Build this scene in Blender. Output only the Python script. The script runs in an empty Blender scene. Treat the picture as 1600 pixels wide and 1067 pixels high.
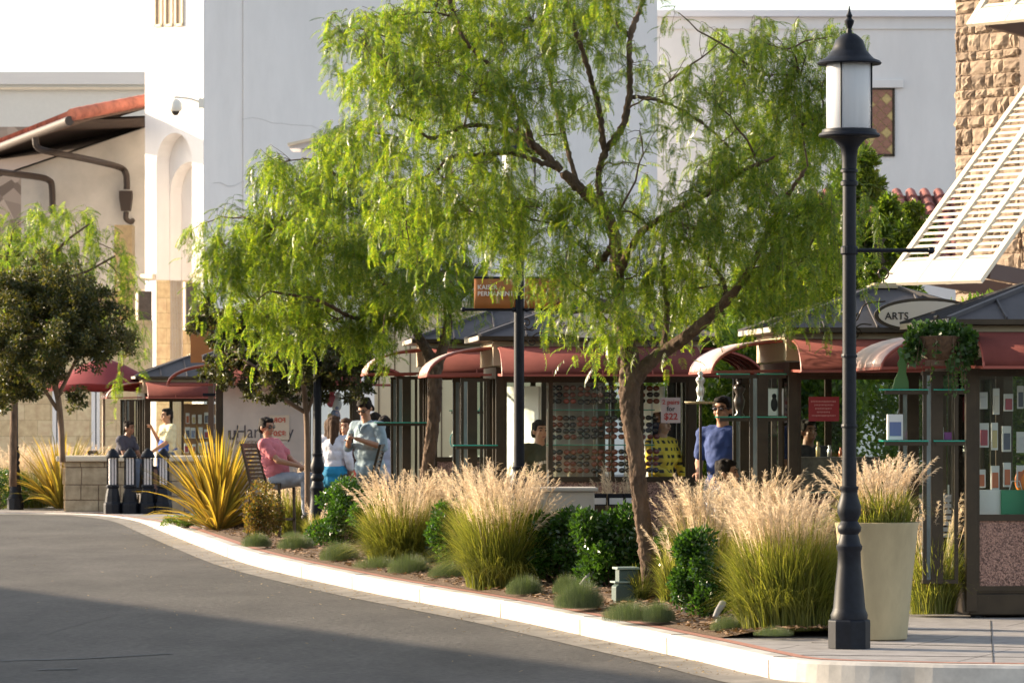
import bpy, math, random
import numpy as np
from mathutils import Vector, Matrix
R = math.radians
rnd = random.Random(7)
S = bpy.context.scene
col = S.collection
# ---------------- camera, sky, sun, exposure ----------------
F = 6667.0; HZ = 638.0; CH = 1.8
cam = bpy.data.cameras.new('camera'); camo = bpy.data.objects.new('camera', cam); col.objects.link(camo)
camo.location = (0, 0, CH); camo.rotation_euler = (R(90), 0, 0)
cam.sensor_width = 36; cam.lens = F/1600*36; cam.shift_y = (HZ-533.5)/1600
cam.clip_start = 1; cam.clip_end = 3000
cam.dof.use_dof = True; cam.dof.focus_distance = 35; cam.dof.aperture_fstop = 10
S.camera = camo
SUN_AZ = 68; SUN_EL = 15          # degrees left of the view direction, degrees up
tos = Vector((-math.sin(R(SUN_AZ))*math.cos(R(SUN_EL)), math.cos(R(SUN_AZ))*math.cos(R(SUN_EL)), math.sin(R(SUN_EL))))
w = bpy.data.worlds.new('World'); S.world = w; w.use_nodes = True
nt = w.node_tree; bg = nt.nodes['Background']; sky = nt.nodes.new('ShaderNodeTexSky')
sky.sky_type = 'NISHITA'; sky.sun_disc = False; sky.sun_elevation = R(SUN_EL); sky.sun_rotation = R(-SUN_AZ)
sky.air_density = 1.0; sky.dust_density = 2.0
hs = nt.nodes.new('ShaderNodeHueSaturation'); hs.inputs['Saturation'].default_value = .55; nt.links.new(sky.outputs[0], hs.inputs['Color'])
nt.links.new(hs.outputs[0], bg.inputs[0]); bg.inputs[1].default_value = 0.15
sl = bpy.data.lights.new('sun', 'SUN'); slo = bpy.data.objects.new('sun', sl); col.objects.link(slo)
sl.energy = 5.0; sl.angle = R(0.5); sl.color = (1.0, .80, .56)
slo.rotation_euler = tos.to_track_quat('Z', 'Y').to_euler(); slo.location = (-30, 40, 30)
S.view_settings.view_transform = 'Standard'; S.view_settings.look = 'None'
S.view_settings.exposure = 1.3; S.view_settings.gamma = 1.0

def W(px, py, Y): return Vector(((px-800)/F*Y, Y, CH-(py-HZ)/F*Y))
def gz(Y):
    t = min(1, max(0, (Y-58)/12)); return .16-.13*t*t*(3-2*t)
def GY(py): return F*(CH-.16)/(py-HZ)      # distance of a point on the raised ground
# ---------------- materials ----------------
MC = {}
def mat(name, c, rough=.6, metal=0, noise=0, scale=8, bump=0, c2=None, spec=.5, sub=0, kind='noise', det=4, stretch=None, emit=None):
    if name in MC: return MC[name]
    m = bpy.data.materials.new(name); m.use_nodes = True; MC[name] = m
    n = m.node_tree.nodes; l = m.node_tree.links; b = n['Principled BSDF']
    b.inputs['Base Color'].default_value = (*c, 1); b.inputs['Roughness'].default_value = rough
    b.inputs['Metallic'].default_value = metal; b.inputs['Specular IOR Level'].default_value = spec
    if sub: b.inputs['Subsurface Weight'].default_value = sub; b.inputs['Subsurface Radius'].default_value = (.02, .008, .004)
    if noise or bump or c2:
        tc = n.new('ShaderNodeTexCoord'); src = tc.outputs['Object']
        if stretch:
            mp = n.new('ShaderNodeMapping'); mp.inputs['Scale'].default_value = stretch; l.new(src, mp.inputs[0]); src = mp.outputs[0]
        if kind == 'voronoi':
            t = n.new('ShaderNodeTexVoronoi'); t.inputs['Scale'].default_value = scale; l.new(src, t.inputs['Vector']); out = t.outputs['Color']; hgt = t.outputs['Distance']
            s = n.new('ShaderNodeSeparateColor'); l.new(out, s.inputs[0]); out = s.outputs[0]
        else:
            t = n.new('ShaderNodeTexNoise'); t.inputs['Scale'].default_value = scale; t.inputs['Detail'].default_value = det; t.inputs['Roughness'].default_value = .65
            l.new(src, t.inputs['Vector']); out = t.outputs['Fac']; hgt = out
        r = n.new('ShaderNodeValToRGB'); l.new(out, r.inputs[0])
        ca = tuple(max(0, v*(1-noise)) for v in c); cb = c2 if c2 else tuple(min(1, v*(1+noise)) for v in c)
        r.color_ramp.elements[0].color = (*ca, 1); r.color_ramp.elements[1].color = (*cb, 1)
        if kind != 'voronoi': r.color_ramp.elements[0].position = .3; r.color_ramp.elements[1].position = .7
        l.new(r.outputs[0], b.inputs['Base Color'])
        if bump:
            bp = n.new('ShaderNodeBump'); bp.inputs['Strength'].default_value = bump; bp.inputs['Distance'].default_value = .05 if name == 'pepper_bark' else .02
            l.new(hgt, bp.inputs['Height']); l.new(bp.outputs[0], b.inputs['Normal'])
    return m
def leafmat(name, c1, c2, trans=.5, rough=.4, tc=None, spec=.5):
    if name in MC: return MC[name]
    m = bpy.data.materials.new(name); m.use_nodes = True; MC[name] = m
    n = m.node_tree.nodes; l = m.node_tree.links; b = n['Principled BSDF']
    g = n.new('ShaderNodeNewGeometry'); r = n.new('ShaderNodeValToRGB'); l.new(g.outputs['Random Per Island'], r.inputs[0])
    r.color_ramp.elements[0].color = (*c1, 1); r.color_ramp.elements[1].color = (*c2, 1)
    l.new(r.outputs[0], b.inputs['Base Color']); b.inputs['Roughness'].default_value = rough; b.inputs['Specular IOR Level'].default_value = spec
    t = n.new('ShaderNodeBsdfTranslucent'); mx = n.new('ShaderNodeMixShader'); mx.inputs[0].default_value = trans
    mc = n.new('ShaderNodeMix'); mc.data_type = 'RGBA'; mc.blend_type = 'MULTIPLY'; mc.inputs[0].default_value = 1
    l.new(r.outputs[0], mc.inputs[6]); mc.inputs[7].default_value = (*(tc or (2.0, 1.9, .7)), 1)
    l.new(mc.outputs[2], t.inputs[0]); l.new(b.outputs[0], mx.inputs[1]); l.new(t.outputs[0], mx.inputs[2])
    l.new(mx.outputs[0], n['Material Output'].inputs[0]); return m
def glassmat(name='clear_glass', tint=(.95, .98, .965), refl=.01):
    if name in MC: return MC[name]
    m = bpy.data.materials.new(name); m.use_nodes = True; MC[name] = m
    n = m.node_tree.nodes; l = m.node_tree.links; n.remove(n['Principled BSDF'])
    t = n.new('ShaderNodeBsdfTransparent'); t.inputs[0].default_value = (*tint, 1); g = n.new('ShaderNodeBsdfGlossy'); g.inputs['Roughness'].default_value = .03
    fr = n.new('ShaderNodeLayerWeight'); fr.inputs[0].default_value = .12
    ad = n.new('ShaderNodeMath'); ad.operation = 'ADD'; ad.use_clamp = True; ad.inputs[1].default_value = refl
    l.new(fr.outputs['Fresnel'], ad.inputs[0]); mx = n.new('ShaderNodeMixShader')
    l.new(ad.outputs[0], mx.inputs[0]); l.new(t.outputs[0], mx.inputs[1]); l.new(g.outputs[0], mx.inputs[2]); l.new(mx.outputs[0], n['Material Output'].inputs[0]); return m
def blockmat(name, c1, c2, mortar, bw=.5, bh=.25, ms=.012, bump=.6, rot=(R(90), 0, 0)):
    if name in MC: return MC[name]
    m = bpy.data.materials.new(name); m.use_nodes = True; MC[name] = m
    n = m.node_tree.nodes; l = m.node_tree.links; b = n['Principled BSDF']; b.inputs['Roughness'].default_value = .85
    tc = n.new('ShaderNodeTexCoord'); mp = n.new('ShaderNodeMapping'); mp.inputs['Rotation'].default_value = rot; l.new(tc.outputs['Object'], mp.inputs[0])
    t = n.new('ShaderNodeTexBrick'); l.new(mp.outputs[0], t.inputs[0]); t.inputs['Color1'].default_value = (*c1, 1); t.inputs['Color2'].default_value = (*c2, 1)
    t.inputs['Mortar'].default_value = (*mortar, 1); t.inputs['Scale'].default_value = 1; t.inputs['Brick Width'].default_value = bw; t.inputs['Row Height'].default_value = bh; t.inputs['Mortar Size'].default_value = ms
    no = n.new('ShaderNodeTexNoise'); no.inputs['Scale'].default_value = 7; no.inputs['Detail'].default_value = 5; l.new(tc.outputs['Object'], no.inputs[0])
    mx = n.new('ShaderNodeMix'); mx.data_type = 'RGBA'; mx.blend_type = 'OVERLAY'; mx.inputs[0].default_value = .5
    l.new(t.outputs[0], mx.inputs[6]); l.new(no.outputs['Fac'], mx.inputs[7]); l.new(mx.outputs[2], b.inputs['Base Color'])
    bp = n.new('ShaderNodeBump'); bp.inputs['Strength'].default_value = bump; bp.inputs['Distance'].default_value = .01; bp.invert = True
    l.new(t.outputs['Fac'], bp.inputs['Height']); l.new(bp.outputs[0], b.inputs['Normal']); return m
# ---------------- mesh building ----------------
class MB:
    def __init__(s): s.v = []; s.f = []; s.a = []; s.n = 0
    def add(s, v, f):
        o = len(s.v); s.v += [tuple(p) for p in v]; s.f += [tuple(i+o for i in q) for q in f]; return s
    def box(s, x0, x1, y0, y1, z0, z1):
        return s.add([(x0,y0,z0),(x1,y0,z0),(x1,y1,z0),(x0,y1,z0),(x0,y0,z1),(x1,y0,z1),(x1,y1,z1),(x0,y1,z1)],
            [(0,3,2,1),(4,5,6,7),(0,1,5,4),(1,2,6,5),(2,3,7,6),(3,0,4,7)])
    def bar(s, a, b, wx, wy, up=(0,0,1)):       # rectangular bar between points
        a = Vector(a); b = Vector(b); d = (b-a).normalized(); u = Vector(up)
        if abs(d.dot(u)) > .98: u = Vector((0,1,0))
        x = d.cross(u).normalized()*wx/2; y = x.cross(d).normalized()*wy/2
        vs = [p+i*x+j*y for p in (a, b) for i, j in ((-1,-1),(1,-1),(1,1),(-1,1))]
        return s.add(vs, [(0,1,2,3),(7,6,5,4),(0,4,5,1),(1,5,6,2),(2,6,7,3),(3,7,4,0)])
    def tube(s, pts, rad, seg=8, cap=True, el=None):
        pts = [Vector(p) for p in pts]; n = len(pts)
        if not hasattr(rad, '__len__'): rad = [rad]*n
        o = len(s.v); prev = None
        for i, p in enumerate(pts):
            d = (pts[min(i+1,n-1)]-pts[max(i-1,0)])
            d = d.normalized() if d.length > 1e-9 else Vector((0,0,1))
            if prev is None: prev = Vector((1,0,0)) if abs(d.x) < .9 else Vector((0,1,0))
            x = (prev-d*prev.dot(d)).normalized(); y = d.cross(x); prev = x
            for k in range(seg):
                a = 2*math.pi*k/seg; s.v.append(tuple(p+(x*math.cos(a)+y*math.sin(a))*rad[i]))
        for i in range(n-1):
            for k in range(seg):
                a = o+i*seg+k; b = o+i*seg+(k+1) % seg; s.f.append((a, b, b+seg, a+seg))
        if cap: s.f.append(tuple(o+k for k in reversed(range(seg)))); s.f.append(tuple(o+(n-1)*seg+k for k in range(seg)))
        return s
    def lathe(s, prof, seg=24, c=(0,0,0)):      # prof: (radius, z)
        o = len(s.v); n = len(prof)
        for r_, z in prof:
            for k in range(seg):
                a = 2*math.pi*k/seg; s.v.append((c[0]+r_*math.cos(a), c[1]+r_*math.sin(a), c[2]+z))
        for i in range(n-1):
            for k in range(seg):
                a = o+i*seg+k; b = o+i*seg+(k+1) % seg; s.f.append((a, b, b+seg, a+seg))
        s.f.append(tuple(o+k for k in reversed(range(seg)))); s.f.append(tuple(o+(n-1)*seg+k for k in range(seg))); return s
    def ell(s, c, r, seg=14, rings=9, rot=None):
        o = len(s.v); c = Vector(c)
        for i in range(rings+1):
            t = math.pi*i/rings
            for k in range(seg):
                a = 2*math.pi*k/seg; p = Vector((r[0]*math.sin(t)*math.cos(a), r[1]*math.sin(t)*math.sin(a), r[2]*math.cos(t)))
                if rot: p = rot @ p
                s.v.append(tuple(c+p))
        for i in range(rings):
            for k in range(seg):
                a = o+i*seg+k; b = o+i*seg+(k+1) % seg; s.f.append((a, a+seg, b+seg, b))
        return s
    def cap(s, a, b, ra, rb, seg=12):            # tapered capsule
        a = Vector(a); b = Vector(b); d = (b-a); L = d.length; d = d.normalized() if L > 1e-6 else Vector((0,0,1))
        pts = []; rr = []
        for t in (0, 30, 60): pts.append(a-d*ra*math.cos(R(t))); rr.append(max(1e-4, ra*math.sin(R(t))))
        for t in (0, .25, .5, .75, 1): pts.append(a+(b-a)*t); rr.append(ra+(rb-ra)*t)
        for t in (60, 30, 0): pts.append(b+d*rb*math.cos(R(t))); rr.append(max(1e-4, rb*math.sin(R(t))))
        return s.tube(pts, rr, seg)
    def prism(s, poly, axis, a, b):             # polygon (2D) extruded along axis from a to b
        def P(p, t): return {'x': (t, p[0], p[1]), 'y': (p[0], t, p[1]), 'z': (p[0], p[1], t)}[axis]
        n = len(poly); o = len(s.v); s.v += [P(p, a) for p in poly]+[P(p, b) for p in poly]
        s.f.append(tuple(o+i for i in range(n))); s.f.append(tuple(o+n+i for i in reversed(range(n))))
        for i in range(n): j = (i+1) % n; s.f.append((o+i, o+n+i, o+n+j, o+j))
        return s
    def np(s, V, Fq): s.a.append((V.reshape(-1,3), Fq)); return s    # numpy block: verts, quads (indices local)
    def build(s, name, m, parent=None, smooth=False, bevel=0, recalc=True):
        me = bpy.data.meshes.new(name)
        if s.a:
            Vs = []; Fs = []; o = 0
            if s.v: pass
            for V, q in s.a: Vs.append(V); Fs.append(q+o); o += len(V)
            V = np.concatenate(Vs).astype(np.float32); q = np.concatenate(Fs).astype(np.int32)
            k = q.shape[1]
            me.vertices.add(len(V)); me.vertices.foreach_set('co', V.ravel()); me.loops.add(q.size); me.loops.foreach_set('vertex_index', q.ravel())
            me.polygons.add(len(q)); me.polygons.foreach_set('loop_start', np.arange(0, q.size, k, dtype=np.int32)); me.update(calc_edges=True)
            if s.v:
                import bmesh
                me2 = bpy.data.meshes.new('t'); me2.from_pydata(s.v, [], s.f); bm = bmesh.new(); bm.from_mesh(me); bm.from_mesh(me2); bm.to_mesh(me); bm.free()
        else:
            me.from_pydata(s.v, [], s.f); me.update()
            if recalc:
                import bmesh
                bm = bmesh.new(); bm.from_mesh(me); bmesh.ops.recalc_face_normals(bm, faces=bm.faces)
                if bevel: bmesh.ops.bevel(bm, geom=[e for e in bm.edges if len(e.link_faces) == 2 and e.calc_face_angle() > .5], offset=bevel, segments=2, affect='EDGES', profile=.5)
                bm.to_mesh(me); bm.free()
        if smooth:
            me.polygons.foreach_set('use_smooth', [True]*len(me.polygons))
            if smooth != 'all':
                try: me.set_sharp_from_angle(angle=R(40))
                except Exception: pass
        o = bpy.data.objects.new(name, me); me.materials.append(m); col.objects.link(o)
        if parent: o.parent = parent
        return o
def tag(o, label, cat, group=None):
    o['label'] = label; o['category'] = cat
    if group: o['group'] = group
    return o
def thing(name, label, cat, loc=(0,0,0), rz=0, group=None):
    o = bpy.data.objects.new(name, None); col.objects.link(o); o.location = loc; o.rotation_euler = (0, 0, rz); o.empty_display_size = .2
    return tag(o, label, cat, group)
def struct(name, mb, m, **k):
    o = mb.build(name, m, **k); o['kind'] = 'structure'; return o
KIDS = {}
def dup(root, loc, rz=None, label=None, group=None):
    def cp(o, par):
        c = o.copy(); col.objects.link(c)
        if par: c.parent = par
        for ch in list(o.children): cp(ch, c)
        return c
    c = cp(root, None); c.location = loc
    if rz is not None: c.rotation_euler = (0, 0, rz)
    if label: c['label'] = label
    if group: c['group'] = group
    return c
def finish_mesh(ob, mods):     # evaluate modifiers into a plain mesh
    for t, kw in mods:
        m = ob.modifiers.new(t, t)
        for k, v in kw.items(): setattr(m, k, v)
    bpy.context.view_layer.update(); dg = bpy.context.evaluated_depsgraph_get()
    me = bpy.data.meshes.new_from_object(ob.evaluated_get(dg)); me.name = ob.name
    ob.modifiers.clear(); old = ob.data; mt = old.materials[0] if len(old.materials) else None
    ob.data = me
    if mt and not len(me.materials): me.materials.append(mt)
    return ob
def text(txt, size, m, parent, loc, rot=(R(90),0,0), name='lettering', align='CENTER', ext=.002, bold=0, sx=1):
    c = bpy.data.curves.new('t', 'FONT'); c.body = txt; c.size = size; c.align_x = align; c.align_y = 'CENTER'; c.extrude = ext; c.offset = bold; c.resolution_u = 3
    t = bpy.data.objects.new('t', c); col.objects.link(t); bpy.context.view_layer.update()
    me = bpy.data.meshes.new_from_object(t.evaluated_get(bpy.context.evaluated_depsgraph_get())); bpy.data.objects.remove(t)
    o = bpy.data.objects.new(name, me); me.materials.clear(); me.materials.append(m); col.objects.link(o)
    if parent: o.parent = parent
    o.location = loc; o.rotation_euler = rot; o.scale = (sx, 1, 1); return o
def catmull(P, n=6):
    P = [Vector(p) for p in P]; out = []
    Q = [P[0]*2-P[1]]+P+[P[-1]*2-P[-2]]
    for i in range(1, len(Q)-2):
        a, b, c, d = Q[i-1:i+3]
        for k in range(n):
            t = k/n; out.append(.5*((2*b)+(c-a)*t+(2*a-5*b+4*c-d)*t*t+(3*b-a-3*c+d)*t**3))
    out.append(P[-1]); return out
# ---------------- shared materials ----------------
M_white = mat('white_stucco', (.75, .725, .71), .85, noise=.065, scale=1.1, bump=.15, stretch=(1, 1, .35), det=8)
M_cream = mat('cream_stucco', (.66, .56, .38), .85, noise=.06, scale=1.5, bump=.1)
M_bronze = mat('bronze_metal', (.045, .032, .02), .38, .5, noise=.25, scale=5)
M_black = mat('black_paint', (.008, .010, .016), .5, 0, noise=.3, scale=20, spec=.22)
M_fascia = mat('cream_paint', (.5, .40, .27), .6, noise=.08, scale=3)
M_awn = mat('red_awning', (.145, .042, .036), .8, spec=.1, noise=.2, scale=3)
M_roofm = mat('slate_metal', (.065, .06, .065), .6, 0, spec=.3, noise=.15, scale=4)
M_glass = glassmat()
M_gglass = mat('green_glass_edge', (.02, .30, .22), .1, 0, noise=.1, spec=.8)
M_steel = mat('brushed_steel', (.62, .62, .6), .3, .8)
M_tile = mat('terracotta', (.34, .10, .06), .75, noise=.45, scale=3, bump=.1)
M_conc = mat('light_concrete', (.52, .48, .43), .85, noise=.12, scale=2.2, bump=.15)
M_wood = mat('brown_wood', (.10, .05, .022), .6, noise=.3, scale=6, stretch=(1, 1, 8))
M_bark = mat('pepper_bark', (.11, .07, .045), .95, noise=.55, scale=9, bump=1.0, stretch=(1.6, 1.6, .5), det=8)
M_pebble = mat('pebble_panel', (.10, .05, .04), .6, noise=.2, c2=(.50, .29, .22), scale=100, kind='voronoi', bump=.5)
# ---------------- ground, road, kerb ----------------
Kp = [(-60,74,0),(-20,73,0),(-9.5,72.6,0),(-7.6,72.1,0),(-6.7,70.6,0),(-5.95,67.6,0),(-5.16,62.5,0),(-3.93,54.5,0),(-2.89,48.2,0),(-1.58,42.2,0),(-.75,38.9,0),(0,36,0),(.83,32.3,0),(1.35,29.95,0),(1.6,28.7,0),(1.85,27.85,0),(2.5,27.45,0),(3.5,27.2,0),(8,26.6,0),(16,25.6,0),(70,22,0)]
K = catmull(Kp, 8)
def offs(P, d):
    out = []
    for i, p in enumerate(P):
        t = (P[min(i+1, len(P)-1)]-P[max(i-1, 0)]).normalized(); nrm = Vector((-t.y, t.x, 0))   # left of travel = inward (+x side)
        out.append(p+nrm*d)
    return out
def strip(mb, A, B, za, zb):
    o = len(mb.v)
    for a, b in zip(A, B): mb.v.append((a.x, a.y, za(a) if callable(za) else za)); mb.v.append((b.x, b.y, zb(b) if callable(zb) else zb))
    for i in range(len(A)-1): q = o+2*i; mb.f.append((q, q+1, q+3, q+2))
kz = lambda p: gz(p.y)
g = MB(); g.add([(-900,-60,-.03),(900,-60,-.03),(900,1600,-.03),(-900,1600,-.03)], [(0,1,2,3)]); struct('ground', g, mat('soil', (.16,.13,.09), .95, noise=.2))
m_as = mat('asphalt', (.062,.056,.051), .9, noise=.5, scale=16, bump=.8, det=13)
def asph():
    n = m_as.node_tree.nodes; l = m_as.node_tree.links; b = n['Principled BSDF']; r = b.inputs['Base Color'].links[0].from_node
    tc = n['Texture Coordinate']; t = n.new('ShaderNodeTexNoise'); t.inputs['Scale'].default_value = .8; t.inputs['Detail'].default_value = 9; t.inputs['Roughness'].default_value = .7
    mp = n.new('ShaderNodeMapping'); mp.inputs['Scale'].default_value = (1, .35, 1); l.new(tc.outputs['Object'], mp.inputs[0]); l.new(mp.outputs[0], t.inputs[0])
    m = n.new('ShaderNodeMapRange'); m.inputs[1].default_value = .3; m.inputs[2].default_value = .7; m.inputs[3].default_value = .5; m.inputs[4].default_value = 1.5; l.new(t.outputs[0], m.inputs[0])
    mx = n.new('ShaderNodeVectorMath'); mx.operation = 'SCALE'; l.new(r.outputs[0], mx.inputs[0]); l.new(m.outputs[0], mx.inputs['Scale']); l.new(mx.outputs[0], b.inputs['Base Color'])
asph()
g = MB(); strip(g, [Vector((-200, p.y, 0)) for p in (Vector((0,-20,0)), Vector((0,90,0)))], [Vector((200, p.y, 0)) for p in (Vector((0,-20,0)), Vector((0,90,0)))], 0, 0)
struct('road', g, m_as)
g = MB(); strip(g, K, offs(K, -.05), .018, .014); strip(g, offs(K, -.05), offs(K, -.34), .014, .005); struct('gutter', g, mat('gutter_concrete', (.20,.18,.155), .9, noise=.45, scale=2.2, bump=.3, det=8))
g = MB(); cs = .02
strip(g, offs(K, -.0), offs(K, .012), 0, lambda p: gz(p.y)-.02); strip(g, offs(K, .012), offs(K, .035), lambda p: gz(p.y)-.02, kz); strip(g, offs(K, .035), offs(K, .16), kz, kz)
m_kerb = mat('kerb_concrete', (.50,.47,.43), .85, noise=.3, scale=2.5, bump=.2, det=7)
struct('kerb', g, m_kerb)
g = MB(); strip(g, offs(K, .16), offs(K, .25), lambda p: gz(p.y)+.003, lambda p: gz(p.y)+.003); struct('brick_edging', g, mat('red_brick_edge', (.38,.17,.12), .9, noise=.2, scale=20))
g = MB(); Ki = offs(K, .2)[24:-1]      # plaza / pavement: rows of constant distance so heights follow the slope
Ki = [p for p in Ki if p.y < 72]; strip(g, Ki, [Vector((90, p.y, 0)) for p in Ki], kz, kz)
y0 = Ki[0].y; strip(g, [Vector((-70, y0+1.0, 0)), Vector((-70, 330, 0))], [Vector((90, y0, 0)), Vector((90, 330, 0))], .03, .03)
pv = blockmat('plaza_paving', (.25,.235,.23), (.29,.27,.26), (.12,.11,.11), 1.5, 1.5, .01, .3, rot=(0,0,R(20)))
struct('pavement', g, pv)
# planting bed of mulch
def bedw(y): return 1.35+.06*(y-30) if y < 60 else 3.1
Kb = [p for p in offs(K, .25) if 30.3 < p.y < 66]
g = MB(); nb = 5
for j in range(nb):
    A = [Vector((p.x+bedw(p.y)*j/nb, p.y+.25*j/nb, 0)) for p in Kb]; B = [Vector((p.x+bedw(p.y)*(j+1)/nb, p.y+.25*(j+1)/nb, 0)) for p in Kb]
    hh = [.006, .05, .07, .07, .05, .006]; strip(g, A, B, lambda p, j=j: gz(p.y)+hh[j], lambda p, j=j: gz(p.y)+hh[j+1])
struct('planting_bed', g, mat('mulch', (.07,.04,.024), .95, noise=.5, scale=60, bump=.8, c2=(.26,.17,.10)))
def kx(y):      # kerb x at distance y
    for a, b in zip(K[16:], K[17:]):
        if b.y <= y <= a.y: return a.x+(b.x-a.x)*(a.y-y)/(a.y-b.y+1e-9)
    return K[-1].x
rs = np.random.RandomState(3)
def chips(n, name, m, s0, s1):
    V = []
    ys = 30.4+(rs.rand(n)**1.3)*33; u = rs.rand(n)
    for i in range(n):
        y = ys[i]; x = kx(y)+.3+u[i]*(bedw(y)*.9); z = gz(y)+.02+.05*min(1, 3*u[i])+rs.rand()*.015
        a = rs.rand()*6.28; L = s0+rs.rand()*(s1-s0); wd = L*.35; dx, dy = math.cos(a), math.sin(a); ti = (rs.rand()-.5)*L*.8
        V += [(x-dx*L-dy*wd, y-dy*L+dx*wd, z-ti), (x+dx*L-dy*wd, y+dy*L+dx*wd, z+ti), (x+dx*L+dy*wd, y+dy*L-dx*wd, z+ti+.006), (x-dx*L+dy*wd, y-dy*L-dx*wd, z-ti+.006)]
    g = MB(); g.np(np.array(V), np.arange(4*n).reshape(-1,4)); o = g.build(name, m); o['kind'] = 'stuff'; tag(o, 'loose brown bark mulch and fallen leaves covering the long planting bed', 'mulch'); return o
chips(14000, 'mulch_chips', leafmat('chip', (.05,.028,.016), (.42,.27,.16), .05, .8), .008, .03)
# joints across the kerb and gutter
jm = MB(); acc = 0
for a, b in zip(K[20:-12], K[21:-11]):
    acc += (b-a).length
    if acc > 2.7:
        acc = 0; t = (b-a).normalized(); nrm = Vector((-t.y, t.x, 0)); z = gz(b.y)
        for p, q in ((b-nrm*.003+Vector((0,0,.02)), b-nrm*.003+Vector((0,0,z-.02))), (b+nrm*.03+Vector((0,0,z+.001)), b+nrm*.16+Vector((0,0,z+.001)))): jm.bar(p, q, .006, .006)
struct('kerb_joints', jm, mat('joint_grime', (.24,.20,.17), .95))
lv = []
for i in range(900):      # dry leaflets and grit blown against the kerb
    y = 28.5+rs.rand()**1.3*38; x = kx(y)-.03-abs(rs.normal())*.28-(rs.rand() < .12)*rs.rand()*3; a = rs.rand()*6.28; L = rs.uniform(.008, .028); dx, dy = math.cos(a)*L, math.sin(a)*L; z = .022
    lv += [(x-dx, y-dy, z), (x+dy*.4, y-dx*.4, z+.004), (x+dx, y+dy, z+.008), (x-dy*.4, y+dx*.4, z+.003)]
lo_ = MB().np(np.array(lv), np.arange(len(lv)).reshape(-1, 4)).build('leaf_litter', leafmat('litter', (.10,.06,.03), (.45,.33,.16), .1, .8)); lo_['kind'] = 'stuff'; tag(lo_, 'scattered dry leaves and grit along the gutter of the road', 'leaf litter')
# cast shade on the near road: an unseen building across the drive, shaped to make it
# ---------------- vegetation generators ----------------
def rotz(a):
    c, s = np.cos(a), np.sin(a); z = np.zeros_like(a); o = np.ones_like(a)
    return np.stack([np.stack([c,-s,z],-1), np.stack([s,c,z],-1), np.stack([z,z,o],-1)], -2)
def rotx(a):
    c, s = np.cos(a), np.sin(a); z = np.zeros_like(a); o = np.ones_like(a)
    return np.stack([np.stack([o,z,z],-1), np.stack([z,c,-s],-1), np.stack([z,s,c],-1)], -2)
def roty(a):
    c, s = np.cos(a), np.sin(a); z = np.zeros_like(a); o = np.ones_like(a)
    return np.stack([np.stack([c,z,s],-1), np.stack([z,o,z],-1), np.stack([-s,z,c],-1)], -2)
def frond_template(r, n=11, L=.17):
    V = []                                  # frond lies along +x, drooping to -z
    for i in range(n):
        t = (i+1)/n; x = L*t*(1-.12*t*t); z = -L*.35*t*t
        ll = .042*(1-.55*abs(t-.35)**1.2)*(.8+.4*r.rand()); wd = .0038
        for sd in (-1, 1):
            sw = .55+.25*t; dx = ll*sw*.6; dy = sd*ll*.85; dz = -ll*(.25+.4*r.rand())
            V += [(x, 0, z), (x+dx*.5+wd, dy*.5-sd*wd, z+dz*.4), (x+dx, dy, z+dz), (x+dx*.5-wd, dy*.5+sd*wd, z+dz*.4)]
    V += [(0, .001, 0), (L*.5, .001, -L*.09), (L*.95, 0, -L*.33), (L*.5, -.001, -L*.09)]
    return np.array(V)
def frond_block(pos, yaw, pitch, scl, r):
    tmpls = [frond_template(r, n) for n in (9, 11, 12)]; out = []
    k = r.randint(0, 3, len(pos))
    for j, T in enumerate(tmpls):
        m = k == j; p = pos[m]
        if not len(p): continue
        M = rotz(yaw[m]) @ roty(pitch[m]) @ rotx(r.uniform(-.5, .5, m.sum()))
        V = np.einsum('nij,kj->nki', M, T)*scl[m][:, None, None]+p[:, None, :]
        out.append(V.reshape(-1, 3))
    V = np.concatenate(out); return V, np.arange(len(V)).reshape(-1, 4)
TH = .68
def limb(mb, pts, D, seg=10, px=True, jit=.0, rr=None):
    """limb traced from picture points (x, y, half width in px, depth offset)"""
    P = []; Rr = []
    for q in pts:
        x, y, rad = q[:3]; dy = q[3] if len(q) > 3 else 0
        P.append(W(x, y, D+dy)); Rr.append(rad*D/F)
    P2 = catmull(P, 4); R2 = []
    for i in range(len(Rr)-1):
        for k in range(4): R2.append(Rr[i]+(Rr[i+1]-Rr[i])*k/4)
    R2.append(Rr[-1]); R2 = [v*TH for v in R2]; mb.tube(P2, R2, seg); return P2
def curve_between(a, b, r, n=6, sag=.12):
    a = Vector(a); b = Vector(b); L = (b-a).length; out = []
    off = Vector((r.uniform(-1,1), r.uniform(-1,1), r.uniform(.1,1)))*L*sag
    for i in range(n+1):
        t = i/n; out.append(a.lerp(b, t)+off*math.sin(math.pi*t)+Vector((r.uniform(-1,1), r.uniform(-1,1), r.uniform(-1,1)))*L*.02*(0 < i < n))
    return out
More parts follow.
